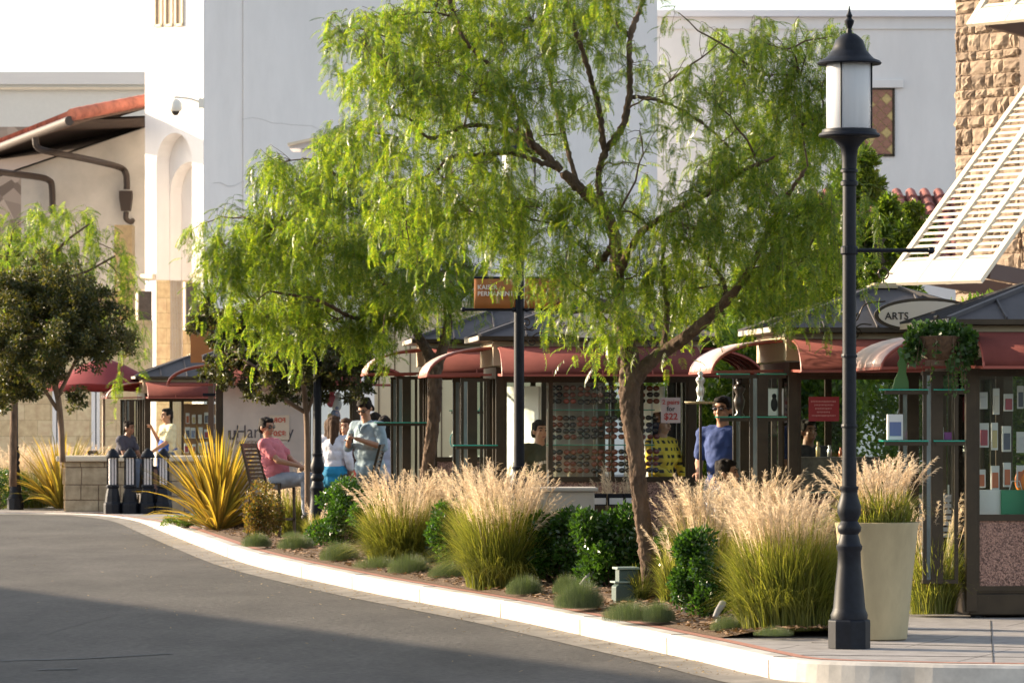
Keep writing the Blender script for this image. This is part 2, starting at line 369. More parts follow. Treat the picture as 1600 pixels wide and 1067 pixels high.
def pepper_tree(name, label, base, D, limbs, clumps, per, seed, group=None, slen=(.16,.56), fs=1.0, leaf=None, dj=.9, rough=True, fstep=.05):
    r = np.random.RandomState(seed); rr = random.Random(seed)
    t = thing(name, label, 'tree', base, 0, group); bo = Vector(base)
    tm = MB(); nodes = []
    for i, L in enumerate(limbs):
        P = limb(tm, L, D, 12 if i == 0 else 8); nodes += [p for p in (P[4:] if i else P[len(P)//2:])]
    pos = []; yaw = []; pit = []; sc = []
    tw = MB()
    cl = []
    for c in clumps:
        x, y, rad = c[:3]; dn = c[3] if len(c) > 3 else 1.0; off = c[4] if len(c) > 4 else r.uniform(-dj, dj)
        cw = W(x, y, D+off); R0 = rad*D/F; cl.append((cw, R0, dn))
    for cw, R0, dn in sorted(cl, key=lambda c: min((c[0]-n).length for n in nodes)):
        nd = min(nodes, key=lambda n: (n-cw).length+.6*max(0, n.z-cw.z))
        P = curve_between(nd, cw, rr); L0 = (nd-cw).length
        r0 = min(.02, .006+.007*L0); tw.tube(P, [r0+(0.004-r0)*i/6 for i in range(7)], 5); nodes.append(P[4])
        n = max(3, int(per*dn*(R0/.3)**2))
        for k in range(n):
            u = r.normal(size=3); u /= np.linalg.norm(u); q = u*(r.rand()**.5)*R0*1.28
            st = Vector((cw.x+q[0], cw.y+q[1]*1.1, cw.z+q[2]*.8+R0*.2))
            if r.rand() < .35:
                PP = curve_between(P[rr.randint(3, 6)], st, rr, 4, .18); tw.tube(PP, [.004, .0035, .003, .0025, .002], 3, cap=False)
            Ls = r.uniform(*slen)*(.6+.6*r.rand()); dx = Vector((q[0], q[1], 0)); dx = dx.normalized() if dx.length > .01 else Vector((1,0,0))
            m = 5; pts = []; a0 = r.uniform(0, .5)
            for i in range(m+1):
                s = i/m; pts.append(st+dx*(Ls*.4*s*(1-.55*s))+Vector((r.normal()*.008, r.normal()*.008, Ls*(.22*s-1.1*s*s)*(.9))))
            if k % 2 == 0: tw.tube(pts, [.0025, .0022, .002, .0018, .0015, .001], 3, cap=False)
            nf = max(3, int(Ls/fstep)); 
            for i in range(nf):
                s = (i+r.rand())/nf; j = min(m-1, int(s*m)); p = pts[j].lerp(pts[j+1], s*m-j)
                pos.append(tuple(p)); yaw.append(r.uniform(0, 6.283)); pit.append(r.uniform(-.25, 1.2)); sc.append(fs*r.uniform(.7, 1.15))
    V, q = frond_block(np.array(pos), np.array(yaw), np.array(pit), np.array(sc), r)
    V = V-np.array(base); cr = MB(); cr.np(V, q)
    for m_ in (tm, tw): m_.v = [(a-bo.x, b-bo.y, c-bo.z) for a, b, c in m_.v]
    tr = tm.build('trunk', M_bark, t, smooth='all')
    if rough:
        tx = bpy.data.textures.new('b', 'CLOUDS'); tx.noise_scale = .035; tx.noise_depth = 3
        finish_mesh(tr, [('SUBSURF', dict(levels=2, render_levels=2)), ('DISPLACE', dict(texture=tx, strength=.045, mid_level=.5))])
    tw.build('twigs', M_twig, t, smooth='all', recalc=False)
    c = cr.build('crown', leaf or M_pepper, t)
    return t
def leaf_cloud(r, centers, radii, n, ls, shell=.5, up=.3, flat=1.0, k4=True, asp=.45):
    """small folded leaves scattered in ellipsoids; returns V, quads"""
    C = np.array(centers); Rd = np.array(radii); w_ = (Rd[:, 0]*Rd[:, 2]); idx = r.choice(len(C), n, p=w_/w_.sum())
    u = r.normal(size=(n, 3)); u /= np.linalg.norm(u, axis=1)[:, None]
    rad = shell+(1-shell)*r.rand(n)**.6; rad[r.rand(n) < .12] *= 1.12
    p = C[idx]+u*rad[:, None]*Rd[idx]
    L = ls*r.uniform(.6, 1.25, n); Wd = L*asp
    d = u*.6+r.normal(size=(n, 3))*.7; d[:, 2] += up; d /= np.linalg.norm(d, axis=1)[:, None]
    s = np.cross(d, r.normal(size=(n, 3))); s /= np.linalg.norm(s, axis=1)[:, None]
    nn = np.cross(d, s)
    a = p; b = p+d*L[:, None]*.5+s*Wd[:, None]*.5+nn*L[:, None]*.06; c = p+d*L[:, None]; e = p+d*L[:, None]*.5-s*Wd[:, None]*.5+nn*L[:, None]*.06
    V = np.stack([a, b, c, e], 1).reshape(-1, 3); return V, np.arange(4*n).reshape(-1, 4)
def leafy_tree(name, label, base, D, limbs, clumps, n, ls, leaf, seed, group=None, bark=None, depth=1.0, nsub=15, asp=.45, shoot=0):
    r = np.random.RandomState(seed); rr = random.Random(seed)
    t = thing(name, label, 'tree', base, 0, group); b = np.array(base); tm = MB(); tw = MB(); nodes = []
    for i, L in enumerate(limbs): nodes += limb(tm, L, D, 8)[3:]
    C = []; Rd = []
    for c in clumps:
        x, y, rad = c[:3]; cw = W(x, y, D+r.uniform(-depth, depth)); R0 = rad*D/F
        nd = min(nodes, key=lambda q: (q-cw).length); P = curve_between(nd, cw, rr); tw.tube(P, [.02-.014*i/6 for i in range(7)], 5)
        for k in range(nsub):
            u = r.normal(size=3); u /= np.linalg.norm(u); q = cw+Vector(u*R0*(r.uniform(.3, .95) if not shoot else r.uniform(.35, 1.35)))
            PP = curve_between(cw, q, rr, 4, .1); tw.tube(PP, [.006, .005, .004, .003, .002], 3, cap=False)
            C.append(tuple(q)); s = R0*(r.uniform(.28, .5) if not shoot else r.uniform(.14, .38)); Rd.append((s, s, s*.8))
    V, q = leaf_cloud(r, C, Rd, n, ls, .15, .1, asp=asp)
    cr = MB(); cr.np(V-b, q)
    for m_ in (tm, tw): m_.v = [tuple(np.array(v)-b) for v in m_.v]
    tm.build('trunk', bark or mat('smooth_bark', (.17,.11,.07), .85, noise=.3, scale=14, bump=.4, stretch=(1,1,.3)), t, smooth='all'); tw.build('twigs', M_twig, t, smooth='all', recalc=False)
    cr.build('crown', leaf, t); return t
def blades(r, n, base_r, H, spread, wid, seg=6, droop=1.0, lean=None, hj=.35):
    """arching strips; returns V, quads"""
    a = r.uniform(0, 6.283, n); br = base_r*np.sqrt(r.rand(n)); x0 = br*np.cos(a); y0 = br*np.sin(a)
    yaw = a+r.normal(size=n)*.6; h = H*r.uniform(1-hj, 1.08, n); sp = spread*r.uniform(.15, 1.1, n)*H
    t = np.linspace(0, 1, seg+1)
    out = sp[:, None]*(t**1.8)[None]; hz = h[:, None]*((t-.0)-droop*.42*np.clip(sp[:, None]/(H*.6), 0, 1.4)*t**3.2)
    P = np.stack([x0[:, None]+np.cos(yaw)[:, None]*out, y0[:, None]+np.sin(yaw)[:, None]*out, hz], -1)
    wv = wid*r.uniform(.7, 1.2, n)[:, None]*np.clip(1.02-t[None]**2.2, .02, 1)*np.clip(.5+3*t[None], 0, 1)
    tw = yaw[:, None]+math.pi/2+r.uniform(-.9, .9, n)[:, None]
    sx = np.cos(tw)*wv; sy = np.sin(tw)*wv
    Lf = P.copy(); Rt = P.copy(); Lf[..., 0] -= sx; Lf[..., 1] -= sy; Rt[..., 0] += sx; Rt[..., 1] += sy
    V = np.stack([Lf, Rt], 2).reshape(-1, 3)
    k = np.arange(n)[:, None]*(seg+1)*2+np.arange(seg)[None]*2; k = k.ravel(); q = np.stack([k, k+1, k+3, k+2], -1)
    return V, q, P
def plume_np(r, n, base_r, H, spread, L=.27, nf=60, lean=0):
    Vs = []
    a = r.uniform(0, 6.283, n); yaw = a+r.normal(size=n)*.5
    for i in range(n):
        br = base_r*r.rand()**.5; h = H*r.uniform(.72, 1.08); sp = spread*r.uniform(.05, 1)**1.2*H
        x0, y0 = br*math.cos(a[i]), br*math.sin(a[i]); cy, sy = math.cos(yaw[i]), math.sin(yaw[i])
        f = lambda t: np.array([x0+cy*sp*t**1.8, y0+sy*sp*t**1.8, h*(t-.1*t**3)])
        w_ = .0016; ts = np.linspace(0, 1, 5)
        for t0, t1 in zip(ts, ts[1:]):
            p, q = f(t0), f(t1); Vs += [p+(w_, w_, 0), p-(w_, w_, 0), q-(w_, w_, 0), q+(w_, w_, 0)]
        top = f(1.0); d = f(1.0)-f(.9); d /= np.linalg.norm(d); ln = L*r.uniform(.7, 1.2); dr = np.array([cy, sy, 0])*r.uniform(.2, .9)
        for k in range(nf):
            s = r.rand(); p = top+d*ln*(s-.35)+dr*ln*.35*s*s; u = r.normal(size=3)*.55; v = d*.9+u*.5+dr*.5+np.array([0, 0, -.25*s]); v /= np.linalg.norm(v)
            fl = ln*r.uniform(.18, .42)*(1.1-.5*s); wv = np.cross(v, r.normal(size=3)); wv /= np.linalg.norm(wv); wv *= .0022
            m_ = p+v*fl*.5; e = p+v*fl+np.array([0, 0, -fl*.25]); Vs += [p-wv*.3, m_-wv, e, m_+wv]
    V = np.array(Vs); return V, np.arange(len(V)).reshape(-1, 4)
M_twig = mat('twig_bark', (.10,.065,.04), .9)
M_pepper = leafmat('pepper_leaf', (.035,.095,.016), (.155,.195,.03), .6, .33, (2.7,2.45,.8), spec=.6)
M_dark = leafmat('dark_leaf', (.018,.04,.012), (.05,.075,.02), .35, .4)
M_purple = leafmat('maroon_leaf', (.03,.022,.012), (.06,.08,.02), .35, .4)
M_darkD = leafmat('dark_tree_leaf', (.016,.035,.01), (.11,.10,.035), .4, .4)
M_gloss = leafmat('glossy_leaf', (.022,.06,.012), (.055,.13,.022), .35, .22, spec=.7)
M_olive = leafmat('olive_leaf', (.06,.09,.02), (.22,.12,.04), .4, .35)
M_green = leafmat('bright_leaf', (.04,.09,.015), (.13,.19,.03), .5, .32)
M_grass = leafmat('grass_blade', (.09,.12,.025), (.26,.27,.07), .5, .5, (1.9,1.8,.8))
M_straw = leafmat('dry_blade', (.30,.24,.10), (.50,.38,.18), .5, .6, (1.5,1.4,1))
M_plume = leafmat('feathery_plume', (.48,.39,.28), (.80,.69,.54), .5, .8, (1.2,1.12,1.0))
M_phor = leafmat('flax_blade', (.12,.12,.03), (.50,.36,.08), .5, .45, (1.6,1.45,.6))
M_tuft = leafmat('ground_cover_leaf', (.04,.075,.035), (.12,.16,.085), .3, .5)
def miscanthus(label, x, y, H, rad, nb=700, npl=45, spread=.5, seed=0, group='tall feathery grass clumps in the planting bed', z=None, pl=.26, dry=.12, name='feather_grass', straight=0):
    r = np.random.RandomState(seed); t = thing(name, label, 'grass clump', (x, y, gz(y)+.02 if z is None else z), 0, group); t.rotation_euler = (r.uniform(-.09,.09), r.uniform(-.13,.13), 0)
    V, q, _ = blades(r, nb, rad*1.15, H*.93, spread, .0042, 6); MB().np(V, q).build('blades', M_grass, t)
    V, q, _ = blades(r, int(nb*.7), rad*1.3, H*.6, spread*1.5, .0042, 6, 1.3); MB().np(V, q).build('arching_blades', M_grass, t)
    if dry:
        V, q, _ = blades(r, int(nb*dry), rad, H*.95, spread*.8, .003, 6); MB().np(V, q).build('dry_blades', M_straw, t)
    if npl:
        V, q = plume_np(r, npl, rad*1.05, H, spread*.5, pl); MB().np(V, q).build('plumes', M_plume, t)
    return t
def shrub(label, x, y, sx, sy, H, n, ls, leaf, seed, name='shrub', group='clipped shrubs in the planting bed', box=False, cat='shrub', z0=None):
    r = np.random.RandomState(seed); t = thing(name, label, cat, (x, y, (gz(y)+.03) if z0 is None else z0), 0, group)
    C = []; Rd = []
    for k in range(26):
        if box: c = (r.uniform(-.75, .75)*sx, r.uniform(-.7, .7)*sy, H*r.uniform(.15, .8))
        else:
            a = r.uniform(0, 6.283); hh = r.rand(); w_ = math.sqrt(max(.1, 1-(abs(hh-.45)/.62)**2)); c = (math.cos(a)*sx*.62*w_, math.sin(a)*sy*.62*w_, H*(.14+.7*hh))
        s = r.uniform(.28, .42); C.append(c); Rd.append((s*min(sx, H), s*min(sy, H)*1.0, s*H*.45))
    V, q = leaf_cloud(r, C, Rd, n, ls, .45, .5, asp=.5); V[:, 2] = np.maximum(V[:, 2], .0); MB().np(V, q).build('foliage', leaf, t)
    st = MB(); rr = random.Random(seed)
    for c in C[::2]: st.tube(curve_between((rr.uniform(-.05,.05), rr.uniform(-.05,.05), -.02), c, rr, 4, .05), [.009, .007, .005, .004, .003], 4)
    st.build('stems', M_twig, t, recalc=False); return t
def flax(label, x, y, H, n, seed, lean=0, z=None):
    r = np.random.RandomState(seed); t = thing('flax_plant', label, 'plant', (x, y, gz(y) if z is None else z), 0, 'spiky flax plants')
    mb = MB()
    for i in range(n):
        a = r.uniform(0, 6.283); L = H*r.uniform(.7, 1.15); th = abs(r.normal())*.8+.05; th = min(th, 1.42); wd = .03*r.uniform(.7, 1.1); ca, sa = math.cos(a), math.sin(a)
        o = len(mb.v); p = Vector((ca*.1*r.rand(), sa*.1*r.rand(), -.02)); an = th*.75; m = 6; tx, ty = -sa, ca
        for k in range(m+1):
            s = k/m; ww = wd*min(1, .45+2.2*s)*max(.03, 1-s**3.2)
            mb.v += [(p.x-tx*ww, p.y-ty*ww, p.z), (p.x+ca*ww*.35, p.y+sa*ww*.35, p.z-ww*.35), (p.x+tx*ww, p.y+ty*ww, p.z)]
            an = th*(.7+.6*s)+.25*s*s; p = p+Vector((ca*math.sin(an), sa*math.sin(an), math.cos(an)))*(L/m)
        for k in range(m):
            q = o+3*k; mb.f += [(q, q+1, q+4, q+3), (q+1, q+2, q+5, q+4)]
    mb.v = [(a, b, max(.02, c)) for a, b, c in mb.v]
    mb.build('blades', M_phor, t, recalc=False); return t
def tuft(label, x, y, rx, ry, H, seed):
    r = np.random.RandomState(seed); n = 3800
    V, q, _ = blades(r, n, 1, 1, .35, .0045, 3); V = V*np.array([1, 1, 1.0]); 
    # spread the bases over the ellipse
    V3 = V.reshape(n, -1, 3); c = V3[:, :2].mean(1, keepdims=True); loc = V3-c*np.array([1, 1, 0]); d2 = (c[..., 0]**2+c[..., 1]**2)
    hh = H*(1-.6*d2); V3 = loc*np.stack([hh, hh, hh*1.5], -1)+c*np.array([rx, ry, 0]); 
    o = MB().np(V3.reshape(-1, 3), q).build('ground_cover_tuft', M_tuft); o.location = (x, y, gz(y)+.03); tag(o, label, 'ground cover', 'low grey green ground cover tufts'); return o
# ---------------- trees ----------------
A_D = 35.2
limbsA = [
 [(1024,962,25),(1016,900,21),(1008,840,19),(1000,780,19.5),(994,710,20),(984,640,22),(985,590,27),(984,560,22),(972,505,17),(965,440,15),(962,380,15,.1),(948,338,14,.1),(912,300,13,.2),(878,268,12,.2)],
 [(990,600,18),(1012,568,18),(1050,542,15.5),(1092,510,14,-.2),(1128,476,12,-.3),(1160,440,10,-.4),(1185,395,7,-.5),(1215,330,5,-.5),(1262,260,3.5,-.6)],
 [(878,268,11,.2),(845,236,9.5,.2),(805,202,8,.3),(757,163,6,.3),(712,148,4.5,.2),(655,147,3,.1)],
 [(858,250,8,.1),(832,226,8,0),(826,205,7,-.1),(806,164,6.5,-.2),(780,118,5.5,-.3),(731,69,5,-.4),(715,36,4,-.4),(695,-20,3,-.4)],
 [(948,338,9,.1),(935,290,8,.4),(944,240,9,.4),(972,200,8,.4),(984,140,7.5,.5),(984,60,7,.5),(1003,8,6,.6),(1020,-60,4,.6)],
 [(944,238,8,.4),(936,170,7,.3),(915,95,6,.2),(898,45,5,.1),(880,-20,4,0)],
 [(905,300,6,.2),(880,210,6,.6),(868,160,5,.8),(845,60,4,1)],
 [(870,262,6,0),(800,240,5.5,-.4),(744,243,5,-.6),(703,246,4.5,-.8),(678,270,4,-.9),(648,284,3,-1)],
 [(832,240,5,0),(777,200,5,-.5),(725,198,4.5,-.7),(670,216,4,-.9),(640,185,3,-1),(600,180,2.5,-1)],
 [(986,63,5,.5),(960,30,4.5,.4),(940,-5,4,.3)],
 [(965,430,11,0),(1000,365,9,-.3),(1058,328,8,-.5),(1118,296,7,-.7),(1160,268,5,-.9),(1212,245,4,-1)],
 [(1036,552,8,0),(1042,480,7,.2),(1036,400,6,.3),(1045,352,5,.4),(1100,358,4,.4)],
 [(1134,472,7,-.3),(1130,440,6,-.2),(1106,408,5,0)],
 [(985,150,5,.5),(1040,160,4,.6),(1100,195,3.5,.6),(1160,250,3,.6)],
 [(960,380,9,.1),(930,420,7,.5),(900,450,6,.7),(880,440,4,.8)],
]
clA = [(555,62,42),(600,95,50),(560,120,36,.8),(640,50,50),(700,30,55),(700,100,60),(645,140,55),(580,205,42),(525,215,30,.8),(600,245,48),(680,190,60),(760,130,60),(760,40,60),(830,30,60),
 (620,310,42,1.1),(655,350,42,1.1),(700,280,60),(640,390,30),(770,250,62),(840,140,60,.9),(850,330,62),(780,330,55),(795,365,36,1.0),(735,335,38),(700,320,40),(860,420,52),(925,400,52),(925,300,50,.8),(955,470,45),(1015,430,52),(1020,350,45,.8),
 (910,60,55,.85),(905,170,40,.7),(985,100,45,.5),(1040,150,38,.4),(1060,110,38,.5),(1130,60,36,.8),(1180,60,40,.9),(1240,110,42,.9),(1080,300,42,.9,-.9),(1150,268,42,.9,-.9),(1000,205,34,.6,-.6),(935,335,36,.8,-.9),(1250,170,44,.9,-.4),(1180,240,40,.8,-.8),(1300,180,36,.9,-.3),(1330,90,26,.8),(1100,140,50,.75),(1170,120,52,.75),(1200,70,40,.6),(1265,70,45,.7),(1310,60,34,.6),(1285,130,48,.8),(1150,200,52,.8),(1210,180,55),(1240,240,55),(1290,220,45,.9),
 (1105,260,48,.7),(1180,290,58),(1080,380,52),(1110,330,50),(1150,390,58),(1225,350,58),(1290,330,52),(1275,400,50),(1215,420,48),(1200,455,36,.9),(1255,455,36),(1100,455,42),(1000,505,28),(938,515,25,1.2),(1060,440,46),(870,480,30,.8),(1060,490,26,.7),
 (1320,395,36,.8),(1340,320,30,.6),(960,20,36,.6),(1060,20,22,.4),(840,215,34,.7),(1010,260,26,.35),(600,30,36),(540,40,24,.8),(880,10,40),(780,-30,60),(900,-50,60),(1000,-50,45),(690,-40,50)]
zb = gz(35.5)
pepper_tree('pepper_tree', 'large weeping pepper tree with a leaning rough trunk just left of the tall lamp', (1.17, 35.2, zb), A_D, limbsA, clA, 50, 11, 'weeping pepper trees', dj=1.3, fs=.92)
limbsB = [
 [(664,882,18),(662,800,15),(668,735,15),(677,660,15),(680,600,17),(676,565,15),(662,540,11,.1),(640,500,9,.3),(602,445,7,.4),(545,395,6,.4),(470,368,5,.3),(400,350,3,.2)],
 [(681,585,12),(694,535,13),(700,500,11,-.1),(690,430,9,-.2),(640,395,7,-.4),(590,330,6,-.5),(540,285,4,-.6),(490,250,3,-.6)],
 [(700,490,7),(742,440,6,.3),(765,400,4,.5)], [(640,500,6,.3),(560,500,5,0),(500,470,4,-.3),(420,455,3,-.5)]]
clB = [(345,375,34),(400,345,48),(425,260,32,.8),(455,290,46),(525,240,46),(500,300,52),(410,420,50),(490,385,58),(560,320,56),(345,435,34),(390,490,36),(465,475,52),(535,440,56),(600,410,56),(650,440,50),(700,410,46),(590,490,46),(520,505,36),(440,525,22),(715,455,34),(655,350,54),(600,530,22,.8),(350,405,34),(560,380,52),(620,470,42),(430,370,50),(735,420,30),(300,360,14,.7)]
pepper_tree('pepper_tree', 'smaller yellow green pepper tree with a forked trunk left of the banner lamp', (-.9, 44.7, gz(44.7)), 44.7, limbsB, clB, 54, 12, 'weeping pepper trees', dj=1.0)
limbsE = [[(20,760,9),(22,640,8),(30,520,7),(60,430,5),(100,380,3),(140,350,2)], [(30,520,5),(10,420,4),(20,360,3)], [(60,430,4),(120,430,3),(180,400,2)]]
clE = [(20,350,34),(60,340,34),(105,335,34),(150,365,30),(185,400,20),(30,400,45),(90,400,50),(150,420,45),(195,440,18),(180,480,26),(200,500,14),(120,480,40),(180,540,20),(-10,380,40),(40,470,40),(190,590,12,.7)]
pepper_tree('pepper_tree', 'distant pepper tree with bright drooping crown at the far left, behind a darker tree', (-8.4, 73.5, .03), 73.5, limbsE, clE, 9, 13, 'weeping pepper trees', slen=(.5,1.1), fs=1.7, rough=False, fstep=.11)
limbsD = [[(98,722,7),(95,660,7),(88,610,7),(70,560,5),(50,500,4),(40,440,3)], [(90,620,5),(120,560,4),(150,500,3)], [(88,610,4),(95,540,4),(100,470,3)], [(90,640,5),(60,600,4),(10,580,3)]]
clD = [(20,450,45),(70,440,40),(120,460,45),(160,520,38),(30,520,55),(95,530,55),(140,545,30),(20,590,45),(70,575,32),(178,530,25),(100,490,50),(60,480,50),(120,620,18),(150,480,26),(-15,540,50),(200,545,10),(0,600,40)]
leafy_tree('dark_tree', 'dark round tree with small maroon green leaves at the far left, over the red umbrella', (-6.9, 66, .04), 66, limbsD, clD, 56000, .065, M_darkD, 14, 'small dark leaved trees', nsub=30, shoot=1)
limbsC = [[(480,800,6),(480,700,6.5),(478,640,6.5),(470,580,6),(450,540,5),(420,510,4)], [(478,645,5),(440,620,5),(420,590,4.5),(380,560,3)], [(478,650,4),(500,600,4),(540,560,3)]]
clC = [(330,495,26),(370,510,36),(410,540,38),(450,560,40),(500,540,40),(545,540,34),(575,575,22),(350,550,30),(380,590,28),(430,600,24),(470,590,30),(520,590,30),(560,610,14),(400,380,18),(340,580,20),(420,480,36),(470,500,38),(390,610,12),(310,510,16)]
leafy_tree('dark_tree', 'small dark leaved tree with a thin forked trunk beside the seated man in pink', (-2.46, 51, gz(51)), 51, limbsC, clC, 46000, .055, M_purple, 15, 'small dark leaved trees', nsub=24, shoot=1)
limbsF = [[(1330,900,20),(1325,700,18),(1320,560,15),(1300,450,9),(1260,380,6)], [(1322,600,9),(1380,480,7),(1420,420,5)], [(1320,560,9),(1230,500,6),(1180,470,5)]]
clF = [(1340,300,45),(1390,340,40),(1420,380,36),(1300,360,60),(1360,400,55),(1410,440,36),(1250,420,60),(1180,450,55),(1300,460,55),(1370,480,40),(1140,500,45),(1230,500,50),(1120,560,40),(1150,620,45),(1100,600,40),(1350,260,30),(1450,360,18),(1200,560,50),(1280,560,50),(1350,560,50),(1430,330,18),(1160,660,30),(1070,560,30)]
leafy_tree('evergreen_tree', 'leafy bright green evergreen behind the kiosk roofs and the lamp post', (5.0, 63, .12), 63, limbsF, clF, 90000, .11, M_green, 16, None, asp=.3)
leafy_tree('evergreen_tree', 'leafy evergreen seen between the sunglasses kiosk and the arts kiosk', (1.9, 50, .16), 50, [[(1050,850,14),(1050,650,12),(1040,520,8),(1000,450,5)]], [(950,560,40),(1000,540,45),(1060,520,50),(1110,600,50),(1140,660,45),(1180,700,40),(1120,540,50),(1080,640,40),(940,640,36),(1010,620,40),(900,520,45),(880,470,50)], 26000, .08, M_green, 17, None, asp=.3)
# ---------------- planting bed ----------------
def at(px, pyb): Y = GY(pyb); return (px-800)/F*Y, Y
GG = [   # label, centre px, base py, height px, half width px, blades, plumes, spread, seed
 ('largest grass clump, dense and bright, between the lamp post and the speckled shrub', 1232, 992, 202, 60, 2600, 95, .42, 21),
 ('pale plumed grass clump behind the speckled shrub', 1105, 950, 175, 40, 900, 85, .4, 22),
 ('short grass tuft leaning on the leaning tree trunk', 1052, 955, 120, 16, 420, 8, .5, 23),
 ('wide grass clump with a dense pink mop of plumes at the middle of the bed', 785, 922, 170, 46, 2200, 95, .5, 24),
 ('yellow green fountain shaped grass clump beside the green box', 628, 888, 132, 42, 2000, 70, .62, 25),
 ('narrow grass clump beside the rusty green shrub', 456, 842, 88, 20, 700, 22, .45, 26),
 ('small low grass clump left of the dark hedge', 492, 856, 62, 11, 420, 6, .55, 27),
 ('thin dry grass clump in front of the sunglasses window', 855, 900, 150, 30, 400, 30, .3, 28),
 ('thin dry grass clump just left of the leaning trunk', 965, 905, 150, 28, 400, 34, .28, 29),
 ('plumed grass clump between hedge and shrub at the right of the leaning trunk', 1188, 940, 178, 30, 800, 80, .5, 30),
 ('feathery grass clump behind the green box and the pink clump', 735, 885, 130, 36, 900, 50, .45, 31),
 ('pale plumed clump in front of the forked pepper trunk', 694, 882, 125, 24, 700, 60, .5, 35),
 ('bushy plumed clump half hidden by the wide pink clump', 748, 905, 160, 24, 900, 60, .5, 36),
 ('loose plumed clump left of the pale ground cover, under the dark tree', 452, 838, 95, 22, 500, 26, .5, 37),
 ('weak grass tuft by the green junction box near the trunk', 1000, 950, 75, 9, 160, 0, .5, 32)]
for (lb, px, pb, hp, wp, nb, npl, sp, sd) in GG:
    x, y = at(px, pb); s = F/y; miscanthus(lb, x, y, hp/s, wp/s*.95, int(nb*1.3), int(npl*1.7), sp, sd)
x, y = at(1462, 965); miscanthus('loose grass clump behind the tall planter, beside the nearest kiosk', x, y+.2, .82, .14, 420, 26, .5, 33)
x, y = at(535, 838); miscanthus('small pale plumed clump behind the dark hedge beneath the lamp post', x, y+.6, .62, .12, 250, 24, .3, 34)
for i, (px, py) in enumerate([(20, 758), (60, 762), (100, 760), (140, 770)]):
    Y = 76; x = (px-800)/F*Y; miscanthus(['pale plumed clump at the far left edge', 'pale plumed clump behind the left lamp post', 'pale plumed clump behind the orange flax', 'pale plumed clump left of the stone wall'][i], x, Y, .95, .35, 600, 90, .45, 40+i, z=.03, pl=.35)
SH = [  # label, px, base py, half width px, height px, leaves, size, material, seed, box
 ('rusty olive rounded shrub nearest the orange flax', 412, 850, 32, 96, 6500, .035, M_olive, 51, 0),
 ('dark green hedge shrub at the foot of the second lamp post', 540, 860, 56, 106, 12000, .05, M_gloss, 52, 1),
 ('dark hedge shrub right of the lamp post, behind the pale ground cover', 590, 866, 40, 92, 6500, .05, M_gloss, 58, 1),
 ('leafy shrub filling the gap right of the leaning trunk', 1055, 945, 34, 112, 5200, .05, M_gloss, 61, 0),
 ('leafy shrub between the fountain shaped grass and the pink clump', 745, 900, 34, 100, 5200, .05, M_gloss, 62, 1),
 ('dark leafy shrub left of the lamp post beneath the pink shirted man', 470, 838, 24, 84, 4200, .045, M_gloss, 63, 1),
 ('low leafy shrub at the foot of the forked trunk', 660, 880, 30, 70, 3800, .05, M_gloss, 59, 0),
 ('leafy hedge filling the gap left of the hedge blocks', 815, 915, 36, 112, 6000, .05, M_gloss, 60, 1),
 ('bright green shrub right of the green box', 712, 900, 44, 112, 6500, .05, M_gloss, 53, 0),
 ('dark glossy hedge block, left of two, before the sunglasses kiosk', 868, 924, 56, 130, 11000, .05, M_gloss, 54, 1),
 ('dark glossy hedge block next to the leaning trunk', 955, 930, 50, 138, 11000, .05, M_gloss, 55, 1),
 ('speckled pale leaved shrub behind the low ground light', 1098, 976, 52, 132, 9500, .042, M_gloss, 56, 0),
 ('low yellow green shrub at the foot of the orange flax', 290, 826, 42, 18, 2500, .03, M_green, 57, 1)]
for (lb, px, pb, wp, hp, n, ls, m, sd, bx) in SH:
    x, y = at(px, pb); s = F/y; shrub(lb, x, y+wp/s*.25, wp/s*1.12, wp/s*.9, hp/s*1.08, n, ls, m, sd, box=bx, name='hedge_shrub' if bx else 'round_shrub')
for i, (px, pb, wp, hp) in enumerate([(462,862,34,20),(530,880,36,24),(590,892,46,16),(455,846,20,10),(755,921,28,14),(905,956,44,36),(885,936,24,26),(985,976,50,26),(1210,1000,36,12),(640,900,40,24),(700,908,36,22),(820,934,34,24),(1030,978,30,26),(1140,992,34,20),(400,858,28,18)]):
    x, y = at(px, pb); s = F/y; s_ = ['low ground cover tuft under the narrow grass clump', 'low ground cover tuft before the dark hedge', 'wide low ground cover tuft left of the fountain shaped grass', 'tiny ground cover tuft under the rusty olive shrub', 'small ground cover tuft below the wide pink clump', 'wide grey green ground cover tuft before the dark hedge block', 'small upright ground cover tuft against the hedge block', 'pale ground cover tuft under the leaning trunk', 'thin ground cover tuft at the foot of the largest grass', 'ground cover tuft left of the low tapered utility box', 'ground cover tuft right of the low tapered utility box', 'ground cover tuft between the wide pink clump and the kerb', 'ground cover tuft right of the upright pedestal box', 'ground cover tuft before the speckled shrub', 'ground cover tuft below the rusty olive shrub at the kerb'][i]
    tuft(s_, x, y+.1, wp/s*.9, wp/s*.9, hp/s*1.1, 60+i)
for i_, (X_, Y_, sx_, h_) in enumerate(((2.6, 44, 1.2, 2.5), (4.4, 42.5, 1.3, 2.7), (6.0, 40.5, 1.2, 2.6))):
    shrub(['tall dark evergreen hedge behind the gap between the kiosks', 'tall dark evergreen hedge behind the arts kiosk', 'tall dark evergreen hedge behind the nearest kiosk'][i_], X_, Y_, sx_, .8, h_, 30000, .08, M_green, 75+i_, name='tall_hedge', group='tall hedges behind the kiosks')
flax('big orange and yellow flax with sword shaped leaves beside the seated man in pink', (340-800)/F*57, 57, 1.3, 230, 71)
flax('orange flax spilling over the left end of the low stone wall', (95-800)/F*74.5, 74.5, 1.35, 120, 72)
shrub('low bright shrub below the left flax at the stone wall', (140-800)/F*74, 74, .5, .4, .35, 3500, .04, M_green, 73, z0=.03, name='round_shrub')
